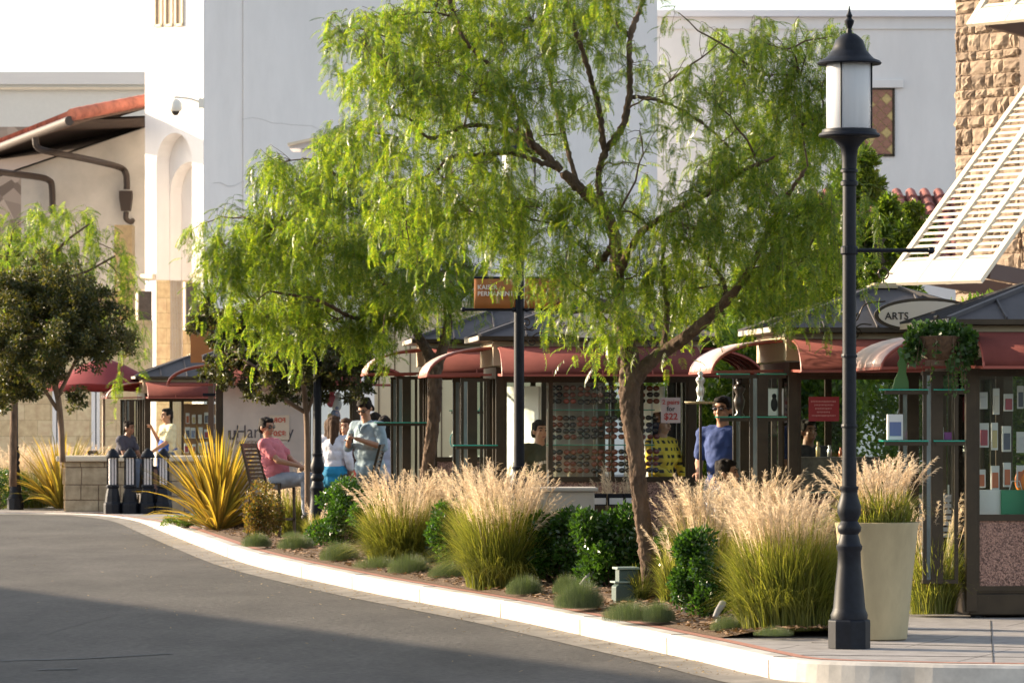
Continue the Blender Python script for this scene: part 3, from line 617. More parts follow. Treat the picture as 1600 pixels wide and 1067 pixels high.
shrub('dark green shrub at the far left edge behind the road', (-5-800)/F*75, 75, .7, .6, .75, 5000, .05, M_gloss, 74, z0=.03, name='round_shrub')
# ---------------- buildings ----------------
PI = math.pi
def arch_poly(y0, y1, z0, z1, a0, a1, spring, n=14):     # wall outline with an arched notch from the bottom
    r = (a1-a0)/2; c = (a0+a1)/2
    return [(y0, z0), (a0, z0), (a0, spring)]+[(c-r*math.cos(PI*i/n), spring+r*math.sin(PI*i/n)) for i in range(1, n)]+[(a1, spring), (a1, z0), (y1, z0), (y1, z1), (y0, z1)]
m_lime = blockmat('limestone_blocks', (.56,.42,.24), (.64,.50,.31), (.42,.31,.18), .62, .38, .008, .3)
M_cap = mat('limestone_trim', (.66,.56,.42), .8, noise=.08, scale=2)
TY = 105; TX = (318-800)/F*TY
tower = thing('tower_building', 'tall white stucco tower with nested arched recess, its left face in full sun', 'building', (TX, TY, 0), R(42))
D = 2.38
s1 = MB()      # left wall built as three layers behind each other, local x runs along the shaded face
s1.prism(arch_poly(0, D, 0, 17, .46, 1.92, 7.9), 'x', 0, .42); s1.prism(arch_poly(.02, D, 0, 16.9, .35, 1.9, 7.15), 'x', .424, .78); s1.prism(arch_poly(.04, D, 0, 16.8, .2, 1.88, 5.7), 'x', .784, 1.25)
s1.box(1.254, 15.5, .0, D-.05, 0, 17)
s1.build('wall', M_white, tower)
MB().box(-.09, .9, 1.94, D+.1, 5.02, 5.16).build('ledge', M_cap, tower, bevel=.03); MB().box(-.09, .3, -.1, .44, 5.02, 5.16).build('ledge', M_cap, tower, bevel=.03)
MB().box(.01, .79, 1.9, 1.915, 0, 5.0).build('stone_panel', m_lime, tower)
MB().box(.795, 1.25, 1.86, 1.876, 0, 5.0).build('stone_panel', m_lime, tower)
for k in range(3):        # square vents high on the lit face
    y0_ = 1.95-k*.42; f = MB(); b = .06; z0, z1 = 11.3-.02*k, 12.3
    f.box(-.05, 0, y0_-.32, y0_-.32+b, z0, z1).box(-.05, 0, y0_-b, y0_, z0, z1).box(-.05, 0, y0_-.32, y0_, z0-.002, z0+b).box(-.05, 0, y0_-.32, y0_, z1, z1+b)
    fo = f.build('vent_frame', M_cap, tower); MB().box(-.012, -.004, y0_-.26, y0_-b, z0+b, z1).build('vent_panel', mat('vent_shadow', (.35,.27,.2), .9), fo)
cr = MB()
for (x0, z0, ln, sd) in ((1.2, 9.0, 4.5, 1), (.3, 7.3, 3.2, 2), (6, 10.4, 4, 3)):
    q = random.Random(sd); p = [(x0+ln*i/14, -.003, z0+.06*q.uniform(-1, 1)+.02*i*(-1)**sd) for i in range(15)]; cr.tube(p, .006, 4)
cr.build('hairline_cracks', mat('crack', (.55,.53,.52), .9), tower)
# security camera on the corner
cm = thing('security_camera', 'white dome security camera on a bracket at the corner of the white tower', 'camera', (TX, TY-.05, 9.2), 0)
MB().box(-.12, .02, -.06, .06, -.02, .22).build('wall_plate', mat('camera_white', (.7,.68,.62), .5), cm, bevel=.01)
MB().tube(catmull([(-.02,0,.1),(-.3,-.02,.2),(-.6,-.03,.24),(-.72,-.03,.24)], 5), .028, 8).build('arm', MC['camera_white'], cm, smooth=True)
MB().lathe([(.05,.04),(.09,.02),(.155,-.06),(.165,-.18),(.15,-.24),(.13,-.26)], 20, (-.68,-.03,.16)).build('housing', MC['camera_white'], cm, smooth=True)
MB().ell((-.68,-.03,-.1), (.1,.1,.11)).build('dome', mat('dark_dome', (.03,.025,.02), .15), cm, smooth=True)
# dark hanging panels on the tower
def wpanel(x, y, X0, w_, z0, z1, label):
    t = thing('wall_sign_panel', label, 'panel', (X0, y, z0), R(20), 'dark rectangular panels on the pillars')
    MB().box(-w_/2, w_/2, -.05, .05, 0, z1-z0).build('panel', mat('rust_panel', (.11,.08,.06), .6, .3, noise=.4, scale=4), t, bevel=.006)
    MB().box(-w_/2-.03, -w_/2, -.08, .08, -.02, z1-z0+.02).build('edge_trim', M_cap, t)
    MB().box(-.05, .05, .05, .3, (z1-z0)*.4, (z1-z0)*.6).build('bracket', M_bronze, t)
p = W(226, 523, 102); wpanel(0, 102, p.x, .33, p.z, W(0, 455, 102).z, 'dark brown rectangular panel left of the stone pier, the lower left of two')
p = W(301, 515, 101); wpanel(0, 101, p.x, .36, p.z, W(0, 442, 101).z, 'dark brown rectangular panel at the tower corner above the kiosk roof, the right of two')
# low tiled roof building joined to the tower
Yb = 111
lb = thing('tiled_roof_building', 'low white building with a brown soffit and red tile roof left of the tower', 'building', (W(128,0,Yb).x, Yb, 0), 0)
def L(px, py, Y, o=lb): return tuple(W(px, py, Y)-Vector(o.location))
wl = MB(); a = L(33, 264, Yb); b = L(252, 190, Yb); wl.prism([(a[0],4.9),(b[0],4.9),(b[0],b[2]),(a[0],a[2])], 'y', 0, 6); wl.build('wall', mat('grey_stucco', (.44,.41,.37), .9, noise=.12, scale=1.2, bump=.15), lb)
wl = MB(); 
for x0, x1 in ((33, 60), (205, 252)): wl.box(L(x0,0,Yb)[0], L(x1,0,Yb)[0], .001, 1.2, 0, 4.9)
wl.build('pillar', M_cap, lb)
MB().box(a[0], b[0], 3.5, 3.8, 0, 4.9).build('rear_wall', mat('rear_stucco', (.55,.45,.33), .9, noise=.1), lb)
# roof slab: near edge rises to the right
rf = MB(); pts_t = [L(112,181,107), L(228,160,109), L(228,150,118), L(-60,205,128), L(-60,255,126)]
NE = Vector(L(112,183,106)); NR = Vector(L(230,160,109)); FE = Vector(L(-60,250,126)); FR = Vector(L(20,222,136))
th = Vector((0,0,-.16)); rf.add([NE,NR,FR,FE,NE+th,NR+th,FR+th,FE+th], [(0,1,2,3),(7,6,5,4),(0,4,5,1),(1,5,6,2),(2,6,7,3),(3,7,4,0)])
rfo = rf.build('roof', mat('soffit_brown', (.10,.055,.035), .8, noise=.3, scale=5), lb)
sf = MB()   # soffit boards under the eave
qa = [Vector(L(112,189,107.1)), Vector(L(-60,258,126)), Vector(L(-60,297,110.8)), Vector(L(33,265,110.8)), Vector(L(229,199,110.8)), Vector(L(229,184,109))]
sf.add(qa+[v+Vector((0,0,.05)) for v in qa], [(0,1,2,3,4,5),(11,10,9,8,7,6)])
for k in range(0):
    t = (k+.5)/16; p = qa[0].lerp(qa[1], t); q = qa[4].lerp(qa[2], t); sf.bar(p-Vector((0,0,.01)), q-Vector((0,0,.01)), .06, .05)
sf.build('rafters', mat('rafter_brown', (.045,.024,.015), .8, noise=.3, scale=6), rfo)
ti = MB()
n = 9
for k in range(n):      # rake tiles
    t0, t1 = k/n, (k+1)/n+.02; p, q = NE.lerp(NR, t0)+Vector((0,-.05,.05)), NE.lerp(NR, t1)+Vector((0,-.05,.05))
    ti.tube([p, q], [.15, .165], 10)
for k in range(64):     # eave tiles
    p = NE.lerp(FE, k/63)+Vector((0,0,.07)); q = NR.lerp(FR, k/63)+Vector((0,0,.07)); ti.tube([p, p.lerp(q, .5)], .11, 8)
ti.build('roof_tiles', M_tile, rfo, smooth=True)
MB().tube([NE+Vector((-.05,-.05,-.1)), FE+Vector((-.05,-.05,-.1))], .12, 10).build('gutter', mat('brown_gutter', (.06,.042,.033), .6), rfo, smooth=True)
dp = mat('downpipe_brown', (.035,.022,.016), .5, .3)
MB().tube(catmull([L(55,215,108),L(60,232,108),L(90,240,108),L(140,250,109),L(185,261,110.6),L(196,270,110.7),L(198,285,110.7),L(198,296,110.7)], 4), .085, 8).build('downpipe', dp, lb, smooth=True)
hx = L(197,330,110.7); MB().prism([(hx[0]-.12,hx[2]),(hx[0]+.12,hx[2]),(hx[0]+.17,hx[2]+.35),(hx[0]+.17,hx[2]+.52),(hx[0]-.17,hx[2]+.52),(hx[0]-.17,hx[2]+.35)], 'y', hx[1]-.15, hx[1]+.12).build('rain_head', dp, lb)
MB().tube(catmull([L(197,331,110.7),L(197,342,110.7),L(204,347,110.8),L(207,345,111)], 4), .07, 8).build('downpipe', dp, lb, smooth=True)
MB().tube(catmull([L(-30,262,109),L(0,269,109),L(60,277,110),L(76,282,110.6),L(81,292,110.7),L(82,335,110.7)], 4), .085, 8).build('downpipe', dp, lb, smooth=True)
# arcade of beige stone under the left trees
Ya = 101
ar = thing('stone_arcade', 'beige limestone arcade wall with white door jambs behind the red umbrella', 'building', (W(120,0,Ya).x, Ya, 0), 0)
aw = MB(); X = lambda px: (px-120)/F*Ya
xs = [(-60,82),(95,143),(156,232)]
for x0, x1 in xs: aw.box(X(x0), X(x1), 0, .5, 0, 3.7 if x0 > 100 else 3.4)
aw.box(X(-60), X(232), .52, 1.2, 2.6, 3.9); aw.build('wall', m_lime, ar)
aj = MB()
for x0, x1 in ((82,88),(90,95),(143,149),(151,156)): aj.box(X(x0), X(x1), -.04, .5, 0, 3.3)
aj.build('jambs', M_white, ar); 
for x0, x1 in ((88,90),(149,151)): MB().box(X(x0), X(x1), .1, .14, 0, 3.3).build('door_glass', mat('dark_pane', (.03,.04,.05), .08), ar)
col_ = MB(); col_.box(X(170), X(198), 1.4, 2.2, 0, 6.2); col_.build('rear_pillar', mat('ochre_stucco', (.56,.36,.17), .9, noise=.15), ar)
# grey parapet building and brown stone building beyond
gb = thing('grey_parapet_building', 'pale grey flat topped building at the far left against the white sky', 'building', (W(110,0,150).x, 150, 0), 0)
sC = F/150; MB().box(-6, 3.2, 0, 8, 0, CH+(638-117)/sC-.35).build('wall', mat('pale_grey_stucco', (.62,.61,.57), .9, noise=.03), gb)
MB().box(-6.1, 3.3, -.12, 8.1, CH+(638-117)/sC-.35, CH+(638-113)/sC).build('parapet_cap', mat('pale_cap', (.66,.64,.62), .8), gb)
MB().box(-6, 3.2, -.2, -.12, CH+(638-139)/sC-.05, CH+(638-137)/sC).build('trim_line', M_cap, gb)
bb = thing('rubble_stone_building', 'brown rubble stone wall at the far left edge under the tile roof', 'building', (W(10,0,135).x, 135, 0), 0)
MB().box(-5, 1.6, 0, 3, 0, 10.7).build('wall', mat('rubble_stone', (.20,.15,.12), .9, noise=.3, c2=(.44,.36,.30), scale=2.4, kind='voronoi', bump=.5), bb)
# long white wall behind the trees on the right
fw = thing('far_white_building', 'long white flat roofed building with a lattice window behind the lamp post', 'building', (W(1250,0,125).x, 125, 0), 0)
s = F/125; zt = lambda py: CH+(638-py)/s; fx = lambda px: (px-1250)/s
MB().box(fx(880), fx(1640), 0, 6, 0, zt(27)).build('wall', M_white, fw)
MB().box(fx(878), fx(1642), -.18, 6.1, zt(27)+.002, zt(17)).build('parapet_cap', mat('cap_white', (.76,.74,.76), .8), fw)
MB().box(fx(880), fx(1640), -.06, -.002, zt(46), zt(44)).build('trim_line', M_white, fw)
MB().box(fx(1340), fx(1411), -.12, -.003, zt(138), zt(125)).build('lintel', M_white, fw, bevel=.02)
wf = MB(); 
for q in ((1346,1350,243,139),(1394,1398,243,139),(1346,1398,245,241),(1346,1398,141,138)): wf.box(fx(q[0]), fx(q[1]), -.05, -.004, zt(q[2]), zt(q[3]))
wfo = wf.build('lattice_window', M_bronze, fw)
cA = mat('lattice_gold', (.52,.38,.15), .4, noise=.1); cB = mat('lattice_clay', (.30,.14,.09), .5, noise=.15)
ga, gbm = MB(), MB(); wdx = .33
for i in range(-1, 4):
    for j in range(14):
        cx = fx(1350)+i*wdx+(j % 2)*wdx/2; cz = zt(243)+j*wdx/2; pl = [(cx-wdx*.46, cz), (cx, cz-wdx*.46), (cx+wdx*.46, cz), (cx, cz+wdx*.46)]
        pl = [(min(max(a_, fx(1350)), fx(1394)), min(max(b_, zt(241)), zt(141))) for a_, b_ in pl]
        if abs(pl[0][0]-pl[2][0]) < .04 or abs(pl[1][1]-pl[3][1]) < .04: continue
        (ga if (i*7+j*11+(i*j)%3) % 3 == 0 else gbm).prism(pl, 'y', -.035-.001*((i+j) % 3), -.01)
ga.box(fx(1350), fx(1394), -.0105, -.006, zt(241), zt(141)); ga.build('gold_panes', cA, wfo); gbm.build('clay_panes', cB, wfo)
# low red tile roof in front of it
tr = thing('tiled_roof', 'low red barrel tile roof between the evergreen and the stone tower', 'roof', (W(1430,0,112).x, 112, 0), 0)
s = F/112; zt2 = lambda py: CH+(638-py)/s; tx = lambda px: (px-1430)/s
tb = MB(); tb.add([(tx(1290),0,zt2(420)),(tx(1620),0,zt2(420)),(tx(1620),6,zt2(288)),(tx(1290),6,zt2(288))], [(0,1,2,3)]); tb.build('roof_deck', mat('deck_clay', (.16,.06,.045), .9), tr)
tt = MB(); 
for i in range(15):
    for j in range(9):
        x = tx(1296)+i*.385; t0 = j/9; t1 = (j+1.25)/9; z = lambda t: zt2(420)+(zt2(288)-zt2(420))*min(1.02, t)
        tt.tube([(x, 6*t0, z(t0)+.09), (x, 6*min(1.02, t1), z(t1)+.04)], [.165, .14], 10)
tt.build('barrel_tiles', mat('old_tile', (.27,.095,.08), .85, noise=.5, scale=2.2), tr, smooth=True)
# gabled cream parapet seen left of the big tree
gp = thing('cream_gable', 'cream edged gable end rising behind the tree in front of the grey wall', 'building', (W(520,0,96).x, 96, 0), 0)
sg = F/96; MB().prism([(-(520-452)/sg, CH+(638-232)/sg), ((600-520)/sg, CH+(638-232)/sg), ((600-520)/sg, CH+(638-196)/sg), (0, CH+(638-208)/sg), (-(520-452)/sg, CH+(638-226)/sg)], 'y', 0, 1.5).build('gable_wall', mat('gable_grey', (.66,.65,.68), .9), gp)
MB().bar((-(520-450)/sg, -.1, CH+(638-227)/sg), ((600-520)/sg, -.1, CH+(638-194)/sg), .25, .06).build('coping', M_cap, gp)
MB().box(-(520-470)/sg, (600-520)/sg, .1, 1.4, 0, CH+(638-233)/sg).build('lower_wall', M_white, gp)
# cream shopfront wall behind the standing people
cw_ = thing('cream_shopfront', 'cream panelled wall behind the women and the second kiosk row', 'wall', (W(620,0,62).x, 62, 0), 0)
s = F/62; MB().box(-(620-585)/s, (900-620)/s, 0, .3, 0, 3.25).build('wall', M_cream, cw_)
gr = MB(); 
for px in (592,617,641,690,740,790): gr.box((px-620)/s-.008, (px-620)/s+.008, -.012, -.002, .05, 3.1)
gr.build('panel_joints', mat('joint_brown', (.12,.08,.05), .8), cw_); MB().box(-(620-585)/s-.03, (900-620)/s, -.06, .33, 3.252, 3.36).build('coping', M_cap, cw_)
# ---------------- stone tower with shutters (right) ----------------
SE = 60; th_ = R(50)
st = thing('stone_tower', 'tall rough brown stone tower at the right edge holding slatted shutters', 'building', ((1493-800)/F*SE, SE, 0), -th_)
# local: x along the wall (right, toward camera), -y is the outward normal
sw = MB(); rq = random.Random(5)
def stones(mb, x0, x1, z0, z1, ax, rq):
    z = z0
    while z < z1:
        h = rq.choice((.13,.17,.2,.24)); x = x0-rq.uniform(0, .15)
        while x < x1:
            w_ = rq.uniform(.11,.36)*(1 if h > .15 else .8)*1.15; a_ = max(x, x0)+.006; b_ = min(x+w_, x1)-.006
            if b_-a_ > .03:
                nx, nz = 5, 4; o = len(mb.v); bul = rq.uniform(.012, .045); tl = rq.uniform(-.02, .02)
                sub = rq.random() < .25; zz0 = z+.006; zz1 = z+h-.006
                for j in range(nz+1):
                    for i in range(nx+1):
                        u, v = i/nx, j/nz; e = min(u, 1-u, v, 1-v); d = 0 if e == 0 else bul*(.55+.9*rq.random())+tl*(u-.5)
                        jx = rq.uniform(-.012, .012) if 0 < i < nx else rq.uniform(-.006,.006); jz = rq.uniform(-.01, .01)
                        xx = a_+(b_-a_)*u+jx; zz_ = zz0+(zz1-zz0)*v+jz
                        mb.v.append((xx, -d, zz_) if ax == 'x' else (-d, xx, zz_))
                for j in range(nz):
                    for i in range(nx): q = o+j*(nx+1)+i; mb.f.append((q, q+1, q+nx+2, q+nx+1))
            x += w_
        z += h
m_stone = mat('rough_brown_stone', (.19,.13,.09), .9, noise=.3, c2=(.44,.33,.23), scale=3.2, bump=.9, det=9)
stones(sw, 0, 1.25, 0, 10, 'x', rq); stones(sw, 1.25, 4.5, 0, 4.3, 'x', rq); swo = sw.build('stone_facing', m_stone, st, recalc=False)
sb = MB(); stones(sb, 0, 4, 0, 10, 'y', random.Random(8)); sb.build('stone_facing', m_stone, st, recalc=False)
MB().box(.012, 4.5, .012, 4, 0, 4.3).box(.012, 1.24, .014, 4, 4.3, 10).box(1.24, 4.5, .5, 4, 4.3, 10).build('mortar_core', mat('mortar', (.20,.13,.09), .95, noise=.2), st)
MB().box(1.245, 1.34, -.02, .48, 4.3, 10).build('window_reveal', M_wood, st)
MB().box(1.35, 4.5, .40, .46, 4.3, 10).build('window', mat('dark_window', (.02,.02,.02), .1), st)
def shutter(label, u0, u1, ztop, L_, drop, z_off=0):
    t = thing('slatted_shutter', label, 'shutter', tuple(st.matrix_basis @ Vector((u0, -.1, ztop))), -th_, 'pale slatted awning shutters on the stone tower')
    wv = u1-u0; d = Vector((0, -L_, -drop)); ln = d.length; d.normalize(); nrm = Vector((0, d.z, -d.y)); nrm = -nrm if nrm.z < 0 else nrm
    P = lambda u, s_, h=0: Vector((u, 0, 0))+d*s_+nrm*h
    f = MB(); up = tuple(nrm); rail = .09; cols = 3
    def pl(u_0, u_1, s0, s1, h0, h1):
        f.add([P(u_0,s0,h0),P(u_1,s0,h0),P(u_1,s1,h0),P(u_0,s1,h0),P(u_0,s0,h1),P(u_1,s0,h1),P(u_1,s1,h1),P(u_0,s1,h1)], [(0,3,2,1),(4,5,6,7),(0,1,5,4),(1,2,6,5),(2,3,7,6),(3,0,4,7)])
    for k in range(cols+1): c = wv*k/cols; a_ = max(0, c-rail*(.6 if 0 < k < cols else 1)); b_ = min(wv, c+rail*(.6 if 0 < k < cols else 1)); pl(a_, b_, 0, ln, -.03, .03)
    pl(rail, wv-rail, ln-min(.42, ln*.14), ln-.001, -.026, .026); pl(rail, wv-rail, 0.001, .12, -.026, .026)
    m_sh = mat('cream_shutter', (.72,.64,.50), .6, noise=.04, scale=3)
    f.build('frame', m_sh, t)
    sl_ = MB(); n = int((ln-.3-min(.42, ln*.14))/.115)
    for k in range(n):
        s_ = .2+(ln-.26-min(.42, ln*.14))*k/(n-1)
        for c in range(cols):
            u_0 = wv*c/cols+rail*.5; u_1 = wv*(c+1)/cols-rail*.5; a_ = P(u_0, s_-.034, -.008); b_ = P(u_1, s_-.034, -.008); e = P(u_1, s_+.034, .008); g_ = P(u_0, s_+.034, .008); hh = nrm*.008
            sl_.add([a_,b_,e,g_,a_+hh,b_+hh,e+hh,g_+hh], [(0,3,2,1),(4,5,6,7),(0,1,5,4),(1,2,6,5),(2,3,7,6),(3,0,4,7)])
    sl_.build('slats', m_sh, t)
    br = MB(); 
    for u in (.25, wv-.12): br.bar(P(u, ln*.93, -.07), Vector((u, .06, -drop*1.05)), .1, .2)
    br.build('support_arm', mat('purple_brown_arm', (.10,.065,.06), .6), t); return t
shutter('large pale slatted shutter propped out above the arts kiosk roof', 1.5, 3.32, 6.3, 2.85, 2.85)
shutter('smaller pale slatted shutter at the top right corner of the picture', 1.62, 3.6, 8.6, 1.35, 1.62)
# unseen building placed and shaped to shade the near road, left of the picture
nb_ = thing('shading_building', 'plain unseen building placed left of the view to shade the road', 'building', (-16.1, 38.2, 0), math.atan2(-16, 6.8))
MB().box(-22, 16, -6, 0, 0, 4.2).build('wall', M_cream, nb_); MB().box(-22.2, 16.2, -6.2, .1, 4.202, 4.5).build('parapet_cap', M_cap, nb_)
# ---------------- lamps ----------------
def lamp(label, x, y, z=None, arm=True, banner=None, group='black street lamps'):
    t = thing('street_lamp', label, 'street lamp', (x, y, gz(y) if z is None else z), 0, group)
    MB().lathe([(.145,0),(.145,.19),(.135,.2)], 8).build('plinth', M_black, t, bevel=.004)
    MB().lathe([(.125,.2),(.128,.23),(.115,.26),(.11,.28),(.098,.42),(.082,.56),(.078,.66),(.088,.68),(.09,.7),(.078,.715),(.07,.75),(.062,.78),(.078,.8),(.082,.83),(.07,.85),(.058,.87),(.08,.92),(.082,.97),(.066,1.02),(.056,1.06),(.058,1.08),(.064,1.09),(.064,1.105),(.05,1.11),(.05,1.3)], 32).build('base', M_black, t, smooth=True)
    MB().lathe([(.048,1.25),(.046,3.16),(.06,3.165),(.06,3.19),(.047,3.2),(.047,3.25),(.06,3.255),(.06,3.27),(.05,3.28),(.052,3.36),(.062,3.42),(.1,3.47),(.15,3.5)], 28).build('shaft', M_black, t, smooth=True)
    MB().lathe([(.12,3.49),(.205,3.495),(.212,3.505),(.205,3.52),(.19,3.525),(.185,3.545),(.17,3.55)], 32).build('lantern_tray', M_black, t, smooth=True)
    MB().lathe([(.15,3.548),(.156,3.56),(.156,3.99),(.15,4.0)], 36).build('lantern_glass', M_lant, t, smooth=True)
    rb = MB()
    for k in range(4): a = PI/4+k*PI/2+.35; rb.tube([(.162*math.cos(a), .162*math.sin(a), 3.54), (.162*math.cos(a), .162*math.sin(a), 4.0)], .006, 6)
    rb.build('lantern_ribs', M_black, t)
    MB().lathe([(.17,3.995),(.215,3.99),(.222,4.0),(.21,4.015),(.17,4.03),(.15,4.05),(.13,4.075),(.12,4.085),(.112,4.11),(.095,4.155),(.065,4.185),(.045,4.2),(.022,4.205)], 36).build('lantern_roof', M_black, t, smooth=True)
    MB().lathe([(.018,4.2),(.02,4.22),(.015,4.235),(.03,4.27),(.034,4.29),(.022,4.3),(.016,4.31),(.022,4.325),(.014,4.34),(.008,4.36),(.003,4.39)], 16).build('finial', M_black, t, smooth=True)
    cl = MB(); 
    for zz in (2.0, 1.52): cl.lathe([(.054, zz-.012), (.056, zz), (.054, zz+.012)], 16)
    if arm is True: cl.build('clamp_rings', M_black, t)
    if arm: 
        za = 2.72; MB().lathe([(.052,za-.03),(.06,za-.02),(.06,za+.02),(.052,za+.03)], 20).build('arm_collar', M_black, t)
        MB().tube([(.05,0,za),(.54,0,za),(.545,0,za),(.57,0,za),(.585,0,za)], [.014,.014,.024,.026,.01], 12).build('banner_arm', M_black, t, smooth=True)
    return t
M_lant = mat('frosted_lantern', (.62,.63,.66), .3, noise=.1, scale=9, stretch=(1,1,.02), sub=.0)
# lantern body lets light through
_n = M_lant.node_tree.nodes['Principled BSDF']; _n.inputs['Transmission Weight'].default_value = .25; _n.inputs['Roughness'].default_value = .35
lamp('tall black street lamp with frosted lantern standing at the right on the near pavement', (1327-800)/F*29.2, 29.2)
lp2 = lamp('black street lamp rising through the big pepper tree with an orange banner', (811-800)/F*39.3, 39.3, arm=False)
lp3 = lamp('black street lamp post half hidden in the smaller pepper tree behind the hedge', (496-800)/F*50.5, 50.5, arm=False)
lp5 = lamp('most distant street lamp at the far left edge behind the dark tree', (24-800)/F*74.5, 74.5, .03, arm=False)
lp4 = thing('banner_post', 'brown square post with an orange banner behind the small dark tree', 'post', W(327,0,60.5).xy.to_3d()+Vector((0,0,gz(60.5))), 0)
sp = F/60.5
MB().box(-.012,.065,-.05,.05,0,3.0).build('post', mat('brown_post', (.12,.075,.05), .6), lp4); MB().tube([(.12,0,.3),(.12,0,2.5)], .018, 8).build('rod', M_steel, lp4)
MB().box(-.09,.14,-.06,.06,1.83,1.87).build('clamp', M_black, lp4); m_or = mat('orange_banner', (.34,.125,.03), .7, noise=.1, scale=5)
MB().box(-.26,.14,-.075,-.06,2.3,2.95).build('banner', m_or, lp4); 
def banner(lpost, Y, bx0, bx1, z0, z1, lines, label, al):
    t = thing('orange_banner', label, 'banner', tuple(Vector(lpost.location)+Vector((0, -.02, 0))), 0, 'orange banners on the lamp post')
    o = MB(); n = 10
    for i in range(n+1):
        x = bx0+(bx1-bx0)*i/n; 
        for z in (z0, z0+(z1-z0)*.25, z1): o.v.append((x, -.02+.012*math.sin(i*.8)*(z1-z)/(z1-z0), z))
    for i in range(n): q = 3*i; o.f += [(q,q+3,q+4,q+1),(q+1,q+4,q+5,q+2)]
    b = o.build('cloth', m_or, t, smooth='all', recalc=False); finish_mesh(b, [('SOLIDIFY', dict(thickness=.006))])
    for k, (tx_, zz) in enumerate(lines): text(tx_, .058, mat('banner_white', (.75,.72,.66), .7), t, (bx0+.03 if al == 'LEFT' else bx1-.03, -.05, zz), align=al, bold=.001)
    MB().tube([(bx0-.1,0,z0-.01),(bx1+.1,0,z0-.01)], .014, 8).tube([(bx0,0,z1+.01),(bx1,0,z1+.01)], .012, 8).build('rod', M_black, t)
    for e in (bx0-.1, bx1+.1): MB().ell((e,0,z0-.01), (.024,.022,.024), 10, 6).build('rod_knob', M_black, t, smooth='all')
s2 = F/39.3; zz2 = lambda py: CH-(py-638)/s2-gz(38)
banner(lp2, 39.3, (741-811)/s2, -.03, zz2(482), zz2(436), [('KAISER', zz2(449.5)), ('PERMANENTE', zz2(459.5))], 'orange banner left of the lamp post in front of the sunglasses kiosk', 'LEFT')
banner(lp2, 39.3, .05, (880-811)/s2, zz2(482), zz2(436), [('e', zz2(458))], 'orange banner right of the lamp post, mostly behind leaves', 'RIGHT')
